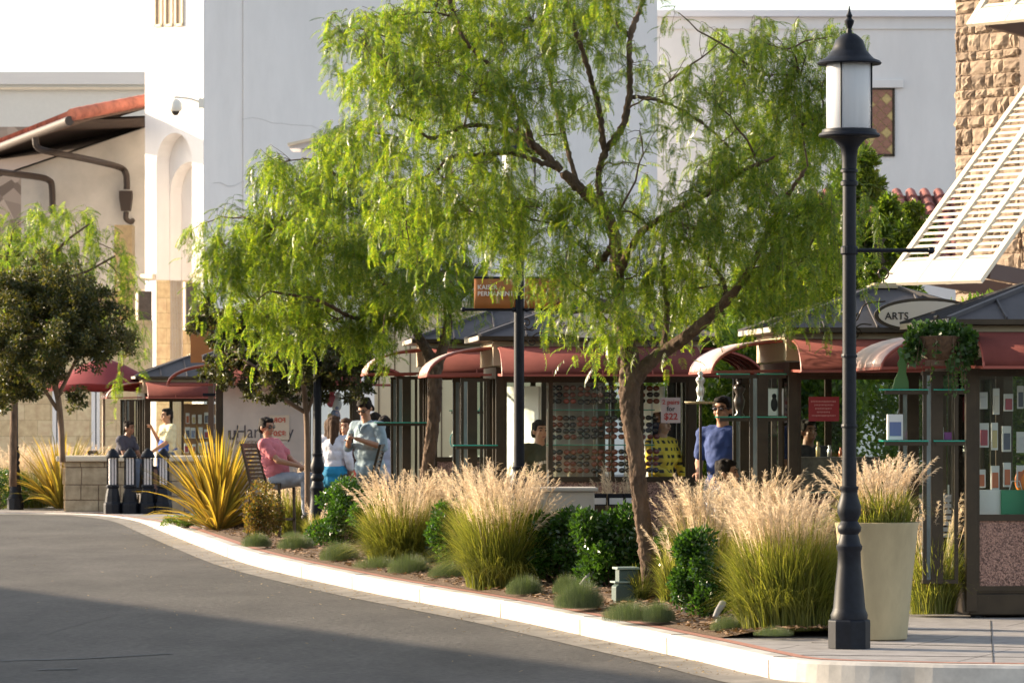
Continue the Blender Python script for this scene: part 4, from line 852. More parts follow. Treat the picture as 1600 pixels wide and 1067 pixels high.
# ---------------- kiosks ----------------
def hexpoly(): pass
def kiosk(label, cx_, cy_, rz=R(4), Wd=1.95, Dp=1.95, sill=.80, panes=((0,.25),(.25,.745),(.745,1)), z=None, open_left=True, awnr=True, sign=None, inner=True, lower=None):
    zg = gz(cy_) if z is None else z
    t = thing('kiosk', label, 'kiosk', (cx_, cy_, zg), rz, 'shopping kiosks with red awnings')
    pw = .085; H1 = 1.93
    MB().box(.03, Wd-.03, .03, Dp-.03, .02, .19).build('plinth', M_bronze, t, bevel=.01)
    ft = MB()
    for fx_ in (.1, Wd-.1, Wd/2):
        for fy_ in (.1, Dp-.1): ft.lathe([(.05,0),(.05,.03)], 10, (fx_, fy_, -.0))
    ft.build('feet', M_black, t)
    MB().box(.035, Wd-.035, .035, Dp-.035, .192, .21).build('floor_plate', M_bronze, t)
    for px_, py_ in ((0,0),(Wd-pw,0),(0,Dp-pw),(Wd-pw,Dp-pw)): MB().box(px_, px_+pw, py_, py_+pw, .05, 2.0).build('post', M_bronze, t, bevel=.004)
    MB().box(.002, Wd-.002, .004, .07, H1, 2.04).box(.002, Wd-.002, Dp-.07, Dp-.004, H1, 2.04).box(.004, .07, .071, Dp-.071, H1, 2.04).box(Wd-.07, Wd-.004, .071, Dp-.071, H1, 2.04).build('header_beam', M_bronze, t)
    MB().box(-.03, Wd+.03, -.03, .06, 2.05, 2.29).box(-.03, .06, .061, Dp-.061, 2.05, 2.29).box(Wd-.06, Wd+.03, .061, Dp-.061, 2.05, 2.29).box(-.03, Wd+.03, Dp-.06, Dp+.03, 2.05, 2.29).build('fascia', M_fascia, t, bevel=.004)
    MB().box(-.045, Wd+.045, -.045, Dp+.045, 2.235, 2.26).build('cornice', M_fascia, t)
    MB().box(.06, Wd-.06, .06, Dp-.06, 2.06, 2.08).build('ceiling', mat('cream_ceiling', (.45,.42,.36), .8), t)
    ov = .17; e0, e1, f0, f1 = -ov, Wd+ov, -ov, Dp+ov; ze = 2.33; zp = 2.70; c = (Wd/2, Dp/2); tp = .1
    MB().box(e0, e1, f0, f1, 2.292, 2.315).build('soffit', M_bronze, t)
    r_ = MB(); base = [(e0,f0,ze),(e1,f0,ze),(e1,f1,ze),(e0,f1,ze)]; top = [(c[0]-tp,c[1]-tp,zp),(c[0]+tp,c[1]-tp,zp),(c[0]+tp,c[1]+tp,zp),(c[0]-tp,c[1]+tp,zp)]
    # slightly concave hip: mid ring
    mid = [tuple(Vector(b).lerp(Vector(q), .5)-Vector((0,0,.0))) for b, q in zip(base, top)]
    low = [(x, y, 2.317) for x, y, _ in base]
    r_.add(low+base+mid+top, [(i, (i+1) % 4, 4+(i+1) % 4, 4+i) for i in range(4)]+[(4+i, 4+(i+1) % 4, 8+(i+1) % 4, 8+i) for i in range(4)]+[(8+i, 8+(i+1) % 4, 12+(i+1) % 4, 12+i) for i in range(4)]+[(12,13,14,15),(3,2,1,0)])
    ro = r_.build('roof', M_roofm, t)
    sm = MB()
    for i in range(4):
        a_, b_ = Vector(base[i]), Vector(base[(i+1) % 4]); p_, q_ = Vector(top[i]), Vector(top[(i+1) % 4]); sm.bar(a_+Vector((0,0,.01)), p_+Vector((0,0,.01)), .045, .035)
        n = 5
        for k in range(1, n):
            u = k/n; s_ = a_.lerp(b_, u); e = min(u, 1-u)*2; dr = p_.lerp(q_, u)-s_; mid_ = (p_+q_)/2; hd = (mid_-(a_+b_)/2)
            en = s_+hd*min(1, e*1.02); sm.bar(s_+Vector((0,0,.008)), en+Vector((0,0,.008)), .016, .03)
    sm.build('roof_seams', M_roofm, ro)
    MB().box(c[0]-.14, c[0]+.14, c[1]-.14, c[1]+.14, zp, zp+.03).box(c[0]-.1, c[0]+.1, c[1]-.1, c[1]+.1, zp+.03, zp+.05).build('roof_cap', M_fascia, ro, bevel=.004)
    MB().box(e0-.012, e0, f0, f1, 2.295, 2.34).build('roof_edge', mat('painted_sun_edge', (.5,.45,.38), .4, .2), ro); MB().box(e0, e1, f0-.012, f0-.001, 2.295, 2.335).build('roof_edge', M_bronze, ro)  # left edge pale: sunlight on it is painted into the metal colour
    fi = MB(); zf = zp+.05; fi.tube([(c[0],c[1],zf),(c[0],c[1],zf+.04)], .008, 6)
    fi.tube([(c[0]+.045*math.cos(a), c[1], zf+.085+.05*math.sin(a)) for a in [2*PI*k/20 for k in range(21)]], .008, 6, cap=False)
    for sg_ in (-1, 1): fi.tube([(c[0]+sg_*.045,c[1],zf+.085),(c[0]+sg_*.08,c[1],zf+.085)], .006, 5)
    fi.tube([(c[0],c[1],zf+.13),(c[0],c[1],zf+.16)], .006, 5)
    cres = [(c[0]-.02+.10*math.cos(a)*.75, zf+.29+.12*math.sin(a)) for a in [R(100)+R(200)*k/12 for k in range(13)]]+[(c[0]+.03+.07*math.cos(a)*.55, zf+.29+.10*math.sin(a)) for a in [R(300)-R(220)*k/12 for k in range(13)]]
    fi.prism(cres, 'y', c[1]-.006, c[1]+.006); fi.build('finial', M_bronze, ro)
    # lower panels and glazing, front
    lo = MB(); fr = MB(); gl = []
    for i, (u0, u1) in enumerate(panes):
        x0, x1 = pw+(Wd-2*pw)*u0, pw+(Wd-2*pw)*u1; m_ = .022
        fr.box(x0, x0+m_, .012, .06, .21, H1-.001).box(x1-m_, x1, .012, .06, .21, H1-.001).box(x0+m_, x1-m_, .013, .059, sill, sill+.05).box(x0+m_, x1-m_, .013, .059, .211, .25).box(x0+m_, x1-m_, .013, .059, H1-.04, H1-.001)
        lo.box(x0+m_, x1-m_, .03, .05, .25, sill); MB().box(x0+m_, x1-m_, .034, .04, sill+.05, H1-.04).build('glass_pane', M_glass, t)
    fr.build('window_frame', M_bronze, t); lo.build('lower_panel', lower or M_pebble, t)
    hd_ = MB()
    for u in (panes[0][1], panes[1][1]): x = pw+(Wd-2*pw)*u; hd_.tube([(x-.03,-.03,sill-.1),(x-.03,-.03,sill+.12)], .008, 6)
    hd_.build('door_handles', M_steel, t)
    # sides and back: posts and glass
    sd_ = MB(); 
    for xx, x2 in ((.015,.06),(Wd-.06,Wd-.015)):
        sd_.box(xx, x2, Dp*.36, Dp*.36+.07, .21, H1).box(xx, x2, Dp*.64, Dp*.64+.07, .21, H1).box(xx, x2, pw, Dp*.36, .211, .26).box(xx, x2, Dp*.64+.07, Dp-pw, .211, .26)
    sd_.box(Wd*.3, Wd*.3+.06, Dp-.06, Dp-.015, .21, H1).box(Wd*.65, Wd*.65+.06, Dp-.06, Dp-.015, .21, H1).build('side_frame', M_bronze, t)
    for y0_, y1_ in ((pw, Dp*.36), (Dp*.64+.07, Dp-pw)): MB().box(.034, .04, y0_, y1_, .26, H1).build('side_glass', M_glass, t)
    MB().box(Wd-.04, Wd-.034, pw, Dp-pw, .26, H1).build('side_glass', M_glass, t); MB().box(Wd*.3+.06, Wd*.65, Dp-.04, Dp-.034, .26, H1).build('rear_glass', M_glass, t)
    # awnings: curved sheets with ribs
    def awning(kind, a0, a1, proj=.62, drop=.27):
        n = 9; o = MB(); m = MB(); rib = MB()
        def P(u, k, off=0):
            a = R(90)*(k/n)**.9; d_ = (proj-.0)*math.sin(a); zz = 2.235-drop*(1-math.cos(a))+off
            if kind == 'f': return Vector((u, -.035-d_, zz))
            if kind == 'l': return Vector((-.035-d_, u, zz))
            return Vector((Wd+.035+d_, u, zz))
        A_ = [P(a0, k) for k in range(n+1)]; B_ = [P(a1, k) for k in range(n+1)]
        for q in A_+B_: o.v.append(tuple(q))
        for k in range(n): o.f.append((k, k+1, n+2+k, n+1+k))
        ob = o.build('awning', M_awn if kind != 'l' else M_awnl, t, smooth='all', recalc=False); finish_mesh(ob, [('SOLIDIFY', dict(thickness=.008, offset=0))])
        nr = 4
        for j in range(nr+1): u = a0+(a1-a0)*j/nr; rib.tube([P(u, k, -.016) for k in range(n+1)], .011, 6)
        rib.bar(P(a0,n,-.01), P(a1,n,-.01), .022, .022)
        for u in (a0, a1): w0 = P(u, 0); w0 = w0.copy(); w0.z = 1.965; rib.bar(P(u,n,-.01), w0, .022, .022)
        rib.build('awning_ribs', mat('red_rib', (.28,.06,.04), .5), ob)
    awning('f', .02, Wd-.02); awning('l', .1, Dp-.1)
    if awnr: awning('r', .1, Dp-.1)
    # open display cases on the left side
    if open_left:
        for k, yy in enumerate((-.02, Dp*.52)):
            cs_ = MB(); x1_, x0_ = -.06, -.34-.02*k; y0_, y1_ = yy+.04, yy+.14
            for xx in (x0_, x1_-.03): 
                cs_.box(xx, xx+.03, y0_, y0_+.03, .3, 1.9)
            cs_.box(x0_, x1_, y0_, y1_, 1.9, 1.93).box(x0_, x1_, y0_, y1_, .27, .3)
            co = cs_.build('display_case', M_bronze, t)
            MB().box(x0_+.03, x0_+.065, y0_+.01, y0_+.018, .3, 1.9).build('case_reflection', M_reflect, co); MB().box(x0_+.067, x0_+.16, y0_-.004, y0_+.05, .3, 1.9).build('case_panel', M_bronze, co); MB().box(x0_+.162, x1_-.03, y0_+.01, y0_+.018, .3, 1.9).build('case_glass', M_glass, co)
            MB().box(x0_, x0_+.006, y0_, y0_+.02, .3, 1.9).build('steel_edge', M_steel, co)
    if inner:
        MB().box(.12, Wd-.12, .55, .62, .21, sill-.02).build('inner_counter', mat('counter', (.16,.10,.06), .5, noise=.2), t)
    if sign:
        sx, sw_, tx_ = sign; zc = 2.44; f_ = MB(); y_ = -.2
        so = MB(); N = 36; pl = lambda s_: [(sx+sw_*s_*math.cos(2*PI*k/N)*(1), zc+.125*s_**.5*math.sin(2*PI*k/N)*(1)) for k in range(N)]
        sb_ = so.prism([(sx+(sw_+.02)*math.cos(2*PI*k/N), zc+.15*math.sin(2*PI*k/N)) for k in range(N)], 'y', y_, y_+.04).build('sign_rim', M_bronze, t)
        MB().prism([(sx+(sw_-.015)*math.cos(2*PI*k/N), zc+.122*math.sin(2*PI*k/N)) for k in range(N)], 'y', y_-.012, y_-.002).build('sign_face', mat('sign_cream', (.60,.53,.45), .6), sb_)
        text(tx_, .088, mat('sign_letters', (.03,.025,.02), .6), sb_, (sx-sw_+.07, y_-.016, zc-.01), align='LEFT', bold=.001)
        sc_ = MB()
        for s_ in (-1, 1):
            sc_ = MB(); bx = sx+s_*(sw_+.12)
            for (ox, oz, rr_, tw_) in ((s_*.12, .02, .075, 1), (s_*.06, -.16, .055, -1)):
                sc_.tube([(bx+ox+rr_*(1-k/26)*math.cos(s_*tw_*k*.42), y_+.02, zc+oz+rr_*(1-k/26)*math.sin(s_*tw_*k*.42)) for k in range(24)], .007, 5)
            sc_.tube(catmull([(bx+s_*.19, y_+.02, zc+.02), (bx+s_*.06, y_+.02, zc-.05), (bx-s_*.02, y_+.02, zc+.09), (bx-s_*.2, y_+.02, zc+.12)], 6), .007, 5)
            sc_.tube(catmull([(bx+s_*.115, y_+.02, zc-.16), (bx+s_*.02, y_+.02, zc-.08), (bx-s_*.08, y_+.02, zc-.08)], 6), .007, 5)
            sc_.build('scrollwork', M_bronze, sb_)
    return t
M_reflect = mat('painted_glass_reflection', (.20,.25,.27), .1, .4, noise=.35, scale=4, stretch=(1,1,.4), spec=.9)  # strip of case glass, its bluish reflection painted into the colour
M_awnl = mat('painted_sun_awning', (.60,.42,.38), .4, noise=.1, scale=3)  # left awnings only: sun on their tops painted in as a paler red
def kc(px, Y): return (px-800)/F*Y
k_R = kiosk('nearest kiosk at the right edge with goods behind glass and a pebble panel below', kc(1510, 33.4), 33.4, sill=.76)
k_2 = kiosk('kiosk behind the lamp post with an oval arts sign on its roof', kc(1233, 36.8), 36.8, sign=(1.17, .44, 'ARTS'), sill=.86, z=.16)
k_M = kiosk('kiosk in the middle with rows of sunglasses in its window', kc(775, 41.2), 41.2, sign=(.92, .40, 'SHADES'), sill=.93)
k_1 = kiosk('kiosk behind the forked pepper tree trunk with a jewellery window', kc(668, 46.6), 46.6, z=.22, sill=1.0, panes=((0,.5),(.5,.75),(.75,1)))
k_U = kiosk('kiosk with a frosted panel and lettering behind the seated man in pink', kc(337, 57.5), 57.5, panes=((0,.03),(.03,.70),(.70,1)), open_left=False)
k_L = kiosk('most distant kiosk at the left with phone accessories behind the stone wall', kc(226, 75.5), 75.5, sill=.7, z=.03, panes=((0,.33),(.33,.8),(.8,1)), rz=R(9))
def kloc(k, x, y, z): return k.matrix_basis @ Vector((x, y, z))
# ---------------- street furniture ----------------
pl_ = thing('tall_planter', 'tall tapering beige planter holding plumed grass just right of the lamp base', 'planter', (kc(1370, 30.3), 30.3, .162))
MB().lathe([(.2,0),(.215,.01),(.25,.4),(.292,.80),(.298,.815),(.298,.83),(.285,.835),(.27,.83),(.265,.76),(.02,.76)], 48).build('pot', mat('beige_planter', (.40,.33,.20), .8, noise=.22, scale=3, bump=.2, stretch=(1,1,.4), det=9), pl_, smooth=True)
MB().lathe([(.264,.70),(.264,.79),(.01,.80)], 24).build('soil', MC['soil'], pl_)
miscanthus('pink plumed grass growing in the tall beige planter', kc(1372, 30.3), 30.3, .42, .2, nb=500, npl=110, spread=.75, seed=90, z=.94, group=None, pl=.2, dry=.3)
# bollards
b0 = thing('bollard', 'leftmost of the four dark slotted bollards before the stone wall', 'bollard', (kc(176, 71.8), 71.8, .028), 0, 'bollards at the road end')
MB().lathe([(.155,0),(.155,.15),(.15,.18),(.13,.2),(.12,.3),(.10,.4),(.095,.43),(.115,.45),(.115,.47),(.1,.48),(.1,.49)], 8).build('base', M_black, b0, bevel=.004)
MB().lathe([(.076,.49),(.076,.93)], 20).build('light_tube', mat('pale_tube', (.85,.8,.8), .4), b0, smooth=True)
sl2 = MB()
for k in range(10): a = 2*PI*k/10+.1; c_, s_ = math.cos(a)*.09, math.sin(a)*.09; sl2.bar((c_,s_,.485), (c_,s_,.945), .014, .014)
sl2.build('slots', M_black, b0); MB().lathe([(.1,.94),(.12,.945),(.122,.965),(.11,.98),(.1,1.01),(.075,1.05),(.045,1.075),(.04,1.085),(.02,1.1)], 24).build('cap', M_black, b0, smooth=True)
for px, lb in ((203,'second of the four dark slotted bollards from the left'),(231,'third of the four dark slotted bollards from the left'),(255,'rightmost of the four dark slotted bollards, beside the right hand wall')): dup(b0, (kc(px, 71.8), 71.8, .028), label=lb)
# stone seat walls
def lowwall(px0, px1, Y, dep, label, rz=0):
    x0 = kc(px0, Y); x1 = kc(px1, Y); t = thing('stone_wall', label, 'wall', (x0, Y, .03), rz, 'low stone walls with pale caps'); w_ = x1-x0
    mb = MB(); rq = random.Random(px0); z = 0
    while z < .84:
        h = rq.choice((.12,.2,.26,.3)); h = min(h, .86-z); x = 0
        while x < w_:
            ww = rq.uniform(.2,.62); x2 = min(w_, x+ww)
            if x2-x > .03: mb.box(x+.006, x2-.006, -rq.uniform(.0,.02), .05, z+.006, z+h-.006)
            x = x2
        y = .05
        while y < dep: y2 = min(dep, y+rq.uniform(.15,.35)); mb.box(-rq.uniform(0,.04), .04, y+.006, y2-.006, z+.006, z+h-.006); y = y2
        z += h
    mb.build('stones', mat('wall_ashlar', (.34,.26,.16), .9, noise=.25, c2=(.50,.40,.27), scale=4, bump=.5), t, bevel=.006)
    MB().box(.012, w_-.01, .012, dep, 0, .86).build('core', MC['mortar'], t)
    MB().box(-.14, w_+.03, -.1, dep+.1, .862, .955).build('cap', M_cap, t, bevel=.02); return t
lowwall(101, 196, 73.2, 1.1, 'low stone wall left of the bollards, its cap catching the sun')
lowwall(268, 330, 73.2, .9, 'low stone wall right of the bollards, half behind the big flax')
# red umbrella
um = thing('umbrella', 'dark red market umbrella over the seated boy behind the stone wall', 'umbrella', (kc(162, 77), 77, .03)); s = F/77
MB().tube([(0,0,0),(0,0,2.75)], .03, 10).build('pole', mat('umbrella_pole', (.30,.22,.16), .4, .4), um, smooth=True); MB().lathe([(.3,0),(.3,.06),(.06,.1),(.05,.3)], 20).build('base', M_black, um)
cv = MB(); n8 = 8; rad = (0, .35, .7, 1.05, 1.02); zz = (2.68, 2.56, 2.38, 2.19, 2.07); pts = []
for r_, z in zip(rad, zz):
    for k in range(16): a = 2*PI*k/16+.2; q = r_*(1 if k % 2 == 0 else .955); pts.append((q*math.cos(a), q*math.sin(a), z-(0 if k % 2 == 0 else -.02*(r_ > .9))))
cv.add(pts, [(i*16+k, i*16+(k+1) % 16, (i+1)*16+(k+1) % 16, (i+1)*16+k) for i in range(4) for k in range(16)])
cvo = cv.build('canopy', mat('dark_red_canvas', (.20,.018,.022), .8, noise=.1, scale=4), um, smooth=True, recalc=False); finish_mesh(cvo, [('SOLIDIFY', dict(thickness=.01))])
MB().lathe([(.03,2.67),(.08,2.7),(.06,2.74),(.1,2.78),(.06,2.82),(.03,2.84)], 16).build('finial', mat('umbrella_knob', (.55,.55,.6), .5), um, smooth=True)
rbs = MB()
for k in range(8): a = 2*PI*k/8+.2; rbs.tube([(0,0,2.62),(1.03*math.cos(a),1.03*math.sin(a),2.17)], .008, 5); rbs.tube([(0,0,2.05),(.55*math.cos(a),.55*math.sin(a),2.38)], .007, 5)
rbs.build('ribs', M_bronze, um)
# tall slatted chairs
def chair(label, x, y, rz, seat=.74, m=None):
    m = m or M_bronze; t = thing('bar_chair', label, 'chair', (x, y, gz(y)), rz, 'slatted metal chairs')
    for sx in (-.2, .2):
        MB().bar((sx,-.2,0), (sx,-.19,seat), .03, .03).build('leg', m, t); MB().bar((sx,.24,0), (sx,.2,seat), .03, .03).build('leg', m, t)
    MB().box(-.2,.2,-.2,-.18,.25,.28).box(-.2,.2,.2,.22,.35,.38).build('stretcher', m, t)
    sb_ = MB(); 
    for k in range(8): sb_.box(-.215,.215,-.21+k*.055,-.21+k*.055+.042,seat,seat+.018)
    sb_.build('seat', m, t); bk = MB()
    for k in range(9): z = seat+.06+k*.048; bk.box(-.2,.2,.215+k*.012,.23+k*.012,z,z+.032)
    bk.build('backrest', m, t)
    fr = MB(); 
    for sx in (-.21,.21): fr.bar((sx,.2,seat), (sx,.33,seat+.5), .03, .03)
    fr.bar((-.22,.326,seat+.49), (.22,.326,seat+.49), .03, .025)
    fr.build('back_frame', m, t); return t
chair('slatted chair the man in pink leans back on', kc(426, 53), 53.05, R(66), .70)
chair('empty slatted dark chair in front of the standing man in pale blue', kc(556, 52.2), 52.2, R(-96), .70)
chair('slatted chair under the boy in the dark shirt beside the umbrella pole', kc(172, 75.6), 75.6, R(75), .52)
chair('chair under the seated man between the kiosks', kc(1118, 37.6), 37.6, R(80), .44)
chair('white edged stool beside the nearest kiosk behind the planter', kc(1475, 34.6), 34.9, R(170), .44, mat('pale_chair', (.5,.5,.55), .5))
tb_ = thing('cafe_table', 'round table beside the umbrella pole at the seated boy', 'table', (kc(206, 76.4), 76.4, .03)); MB().lathe([(.3,.70),(.31,.71),(.31,.73),(.3,.74)], 24).build('tabletop', M_bronze, tb_); MB().lathe([(.2,0),(.2,.02),(.03,.04),(.025,.70)], 16).build('stand', M_bronze, tb_)
# display shelves on the kiosks' left sides: glass plates with goods
def shelf(k, label, x0, x1, y, z, dep=.22):
    p = kloc(k, x0, y, z); t = thing('glass_shelf', label, 'shelf', tuple(p), k.rotation_euler.z, 'green edged glass shelves on the kiosk sides')
    MB().box(0, x1-x0, -dep/2, dep/2, 0, .012).build('plate', M_gglass, t, bevel=.002); MB().box(.02, x1-x0-.001, -dep/2+.02, -dep/2+.04, -.03, -.001).build('bracket', M_bronze, t); return t
shelf(k_R, 'upper glass shelf left of the nearest kiosk, outer one', -.66, -.30, .1, 1.78); shelf(k_R, 'lower glass shelf left of the nearest kiosk, outer one, under a white box', -.66, -.30, .1, 1.38)
shelf(k_R, 'upper glass shelf beside the nearest kiosk front post with green cutout', -.26, -.01, .1, 1.78); shelf(k_R, 'lower glass shelf beside the nearest kiosk front post', -.26, -.01, .1, 1.38)
shelf(k_2, 'upper outer glass shelf left of the arts kiosk', -.62, -.34, .1, 1.93); shelf(k_2, 'lower outer glass shelf left of the arts kiosk', -.62, -.34, .1, 1.56)
shelf(k_2, 'upper inner glass shelf left of the arts kiosk', -.28, -.02, .1, 1.93); shelf(k_2, 'lower inner glass shelf left of the arts kiosk under the silver picture', -.28, -.02, .1, 1.56)
shelf(k_1, 'green glass shelf left of the forked trunk kiosk', -.58, .02, -.12, 1.42, .3); shelf(k_M, 'green glass shelf at the left side of the sunglasses kiosk', -.42, .0, -.12, 1.28, .3)
# goods ------------------------------------------------------------
def pack(name, label, cat, loc, rz, w_, h_, d_, m, group=None, face=None, tilt=0):
    t = thing(name, label, cat, tuple(loc), rz, group); MB().box(-w_/2, w_/2, -d_/2, d_/2, 0, h_).build('carton', m, t, bevel=.003)
    MB().box(-w_*.38, w_*.38, -d_/2-.003, -d_/2-.0005, h_*.15, h_*.7).build('printed_face', face or mat('print_blue', (.10,.14,.30), .4), t); return t
mw = mat('white_card', (.62,.62,.62), .5); rzR = k_R.rotation_euler.z
pack('white_box', 'white and blue carton on the outer lower shelf of the nearest kiosk', 'box', kloc(k_R, -.55, .1, 1.394), rzR, .12, .2, .07, mw)
pack('white_box', 'small white device box on the inner lower shelf beside the nearest kiosk post', 'box', kloc(k_R, -.2, .1, 1.394), rzR+.3, .06, .1, .05, mw, face=mw)
pack('purple_box', 'small purple box on the inner lower shelf of the nearest kiosk', 'box', kloc(k_R, -.13, .1, 1.394), rzR, .06, .06, .04, mat('purple_card', (.30,.05,.30), .5), face=MC['purple_card'])
def cutout(label, k, x, y, z, m):
    p = kloc(k, x, y, z); t = thing('green_cutout', label, 'figure', tuple(p), k.rotation_euler.z, 'green display stands on glass shelves'); MB().prism([(-.07,0),(.06,0),(.06,.05),(.04,.12),(.045,.2),(.02,.24),(.02,.31),(-.01,.33),(-.03,.3),(-.01,.24),(-.03,.2),(-.02,.14),(-.05,.08)], 'y', -.012, .012).build('board', m, t, bevel=.003)
mg = mat('green_display', (.07,.16,.04), .5); cutout('green display stand on the inner top shelf of the nearest kiosk', k_R, -.12, .1, 1.794, mg); cutout('green display stand on the outer top shelf of the nearest kiosk', k_R, -.5, .1, 1.794, mg)
sv = thing('silver_picture', 'small silver framed relief standing on the lower inner shelf of the arts kiosk', 'picture', tuple(kloc(k_2, -.12, .08, 1.574)), k_2.rotation_euler.z)
MB().box(-.085,.085,-.01,.01,0,.24).build('frame', M_steel, sv, bevel=.006); MB().ell((0,-.014,.1), (.03,.012,.06)).ell((0,-.014,.17), (.02,.012,.025)).build('relief', M_black, sv, smooth='all')
def statue(label, k, x, y, z, h, m):
    p = kloc(k, x, y, z); t = thing('figurine', label, 'figurine', tuple(p), 0, 'dark figurines on the kiosk shelves')
    MB().lathe([(.05*h/.4,0),(.055*h/.4,.02*h),(.03*h/.4,.08*h),(.05*h/.4,.25*h),(.06*h/.4,.4*h),(.035*h/.4,.55*h),(.065*h/.4,.68*h),(.055*h/.4,.78*h),(.02*h/.4,.83*h),(.04*h/.4,.9*h),(.03*h/.4,.97*h),(.005,h)], 12).build('body', m, t, smooth='all'); return t
m_fg = mat('dark_resin', (.03,.02,.015), .3, noise=.3, scale=30)
statue('dark figurine on the lower outer shelf of the arts kiosk', k_2, -.42, .1, 1.574, .34, m_fg); statue('silver figurine on the small tray in front of the man in blue', k_2, -.78, -.1, 1.7, .26, M_steel)
tr_ = thing('display_tray', 'small tray held out beside the arts kiosk with a silver figurine on it', 'tray', tuple(kloc(k_2, -.78, -.1, 1.68))); MB().lathe([(.12,0),(.14,.012),(.14,.02)], 20).build('plate', MC['beige_planter'], tr_); MB().tube([(0,0,-.0),(0,0,-1.68)], .012, 8).build('stem', M_bronze, tr_)
# red notice in the arts kiosk window
rn = thing('red_notice', 'red notice with pale text hanging in the arts kiosk window', 'notice', tuple(kloc(k_2, .265, .02, 1.53)), k_2.rotation_euler.z)
rn.scale = (.72, 1, .68); MB().box(-.13,.24,-.004,0,0,.31).build('sheet', mat('red_sheet', (.30,.02,.03), .5), rn); lt = MB()
for k, (a_, b_) in enumerate(((-.10,.2),(-.06,.16),(-.05,.15),(-.03,.13),(-.09,.19))):
    x = a_; q = random.Random(k)
    while x < b_: w_ = q.uniform(.008,.016); lt.box(x, x+w_, -.007, -.0045, .25-k*.045-q.uniform(.006,.012), .25-k*.045+.01); x += w_+.006
lt.build('text_lines', mat('pink_print', (.55,.25,.25), .6), rn)
# sunglasses display: posts, shelves, glasses
rzM = k_M.rotation_euler.z
rk = thing('sunglasses_rack', 'glass and white display rack holding rows of sunglasses in the kiosk window', 'rack', tuple(kloc(k_M, .58, .28, 0)), rzM)
bk_ = MB(); 
for z in (.93, 1.28, 1.62): bk_.box(-.06, .98, -.09, .12, z, z+.01)
bk_.build('glass_shelves', M_gglass, rk); sp_ = MB(); cols8 = [.02+.135*i for i in range(8)]
for cx in cols8: sp_.box(cx-.006, cx+.006, .03, .04, .94, 1.85)
sp_.box(-.06,.98,.1,.12,1.84,1.86).build('white_stands', mw, rk)
MB().box(-.06,.4,.13,.14,.94,1.9).build('back_card', mat('pink_card', (.5,.4,.38), .6), rk); MB().box(-.08,1.0,.2,.23,.21,.92).build('cabinet', MC['counter'], rk)
def glasses_proto(cx, cz, lens, label, grp):
    t = thing('sunglasses', label, 'sunglasses', tuple(kloc(k_M, .58+cx, .28-.02, cz)), rzM, grp)
    ln = MB(); 
    for s_ in (-1, 1): ln.ell((s_*.032, -.012, 0), (.027,.006,.021), 12, 8)
    ln.build('lenses', lens, t, smooth='all'); f_ = MB()
    for s_ in (-1, 1):
        f_.tube([(s_*.032+.029*math.cos(a), -.01, .023*math.sin(a)) for a in [2*PI*k/12 for k in range(13)]], .0035, 4, cap=False); f_.tube([(s_*.06, -.008, .01), (s_*.062, .05, .008)], .003, 4)
    f_.tube([(-.008,-.014,.006),(.008,-.014,.006)], .003, 4); f_.build('frame', M_black if lens is lA else mat('tortoise', (.16,.05,.02), .2, noise=.5, scale=60), t); return t
lA = mat('dark_lens', (.03,.015,.012), .06, spec=1.0); lB = mat('amber_lens', (.22,.04,.02), .08, spec=1.0); lC = mat('red_lens', (.45,.05,.03), .08, spec=1.0)
protos = {}
rg = random.Random(9)
for ri, z in enumerate([1.84-.062*0, 1.775, 1.71, 1.655, 1.545, 1.485, 1.425, 1.365, 1.22, 1.16, 1.10, 1.04]):
    if z == 1.655: continue
    for ci, cx in enumerate(cols8):
        kd = 'red' if (ri == 3 and ci < 2) or (ri == 2 and ci == 1) else ('amber' if rg.random() < .45 else 'dark')
        lb = {'red': 'red lensed sunglasses low in the top group at the left of the kiosk rack', 'amber': 'brown amber sunglasses among the rows on the kiosk rack', 'dark': 'black dark lensed sunglasses among the rows on the kiosk rack'}[kd]
        gn = kd+' sunglasses on the kiosk rack'
        if kd not in protos: protos[kd] = glasses_proto(cx, z, {'red': lC, 'amber': lB, 'dark': lA}[kd], lb, gn)
        else: dup(protos[kd], tuple(kloc(k_M, .58+cx+rg.uniform(-.008,.008), .26, z+rg.uniform(-.006,.006))), rzM+rg.uniform(-.15,.15))
# price sheet
ps = thing('price_sign', 'white sheet reading 2 pairs for $22 taped in the sunglasses kiosk window', 'sign', tuple(kloc(k_M, 1.70, -.004, 1.50)), rzM)
MB().box(-.10,.09,-.004,0,0,.245).build('sheet', mat('sheet_pink', (.55,.45,.43), .7), ps)
mr = mat('red_ink', (.42,.05,.04), .6)
text('2 pairs', .062, mr, ps, (-.004,-.006,.2), bold=.0012); text('for', .066, mat('dark_ink', (.05,.04,.05), .6), ps, (-.004,-.006,.135), bold=.0012); text('$22', .088, mr, ps, (-.004,-.006,.06), bold=.002)
# white boards added inside the kiosk in place of bright glass reflections
def board(label, k, x, y, w_, z0, z1, rz, m):
    t = thing('reflection_board', label, 'board', tuple(kloc(k, x, y, 0)), rz, 'white boards standing in for reflections in the sunglasses kiosk'); MB().box(-w_/2, w_/2, 0, .02, z0, z1).build('panel', m, t, bevel=.003); MB().box(-w_/2, -w_/2+.03, -.01, -.001, z0, z1).box(w_/2-.03, w_/2, -.01, -.001, z0, z1).build('frame', m, t)
m_bd = mat('reflection_board', (.85,.84,.82), .7)
board('white board added for the bright reflection behind the man in the dark shirt', k_M, .33, 1.35, .70, .215, 1.86, R(-57), m_bd)
board('white board added for the bright reflection behind the person in yellow plaid', k_M, 1.58, 1.38, .66, .215, 1.86, R(-57), m_bd)
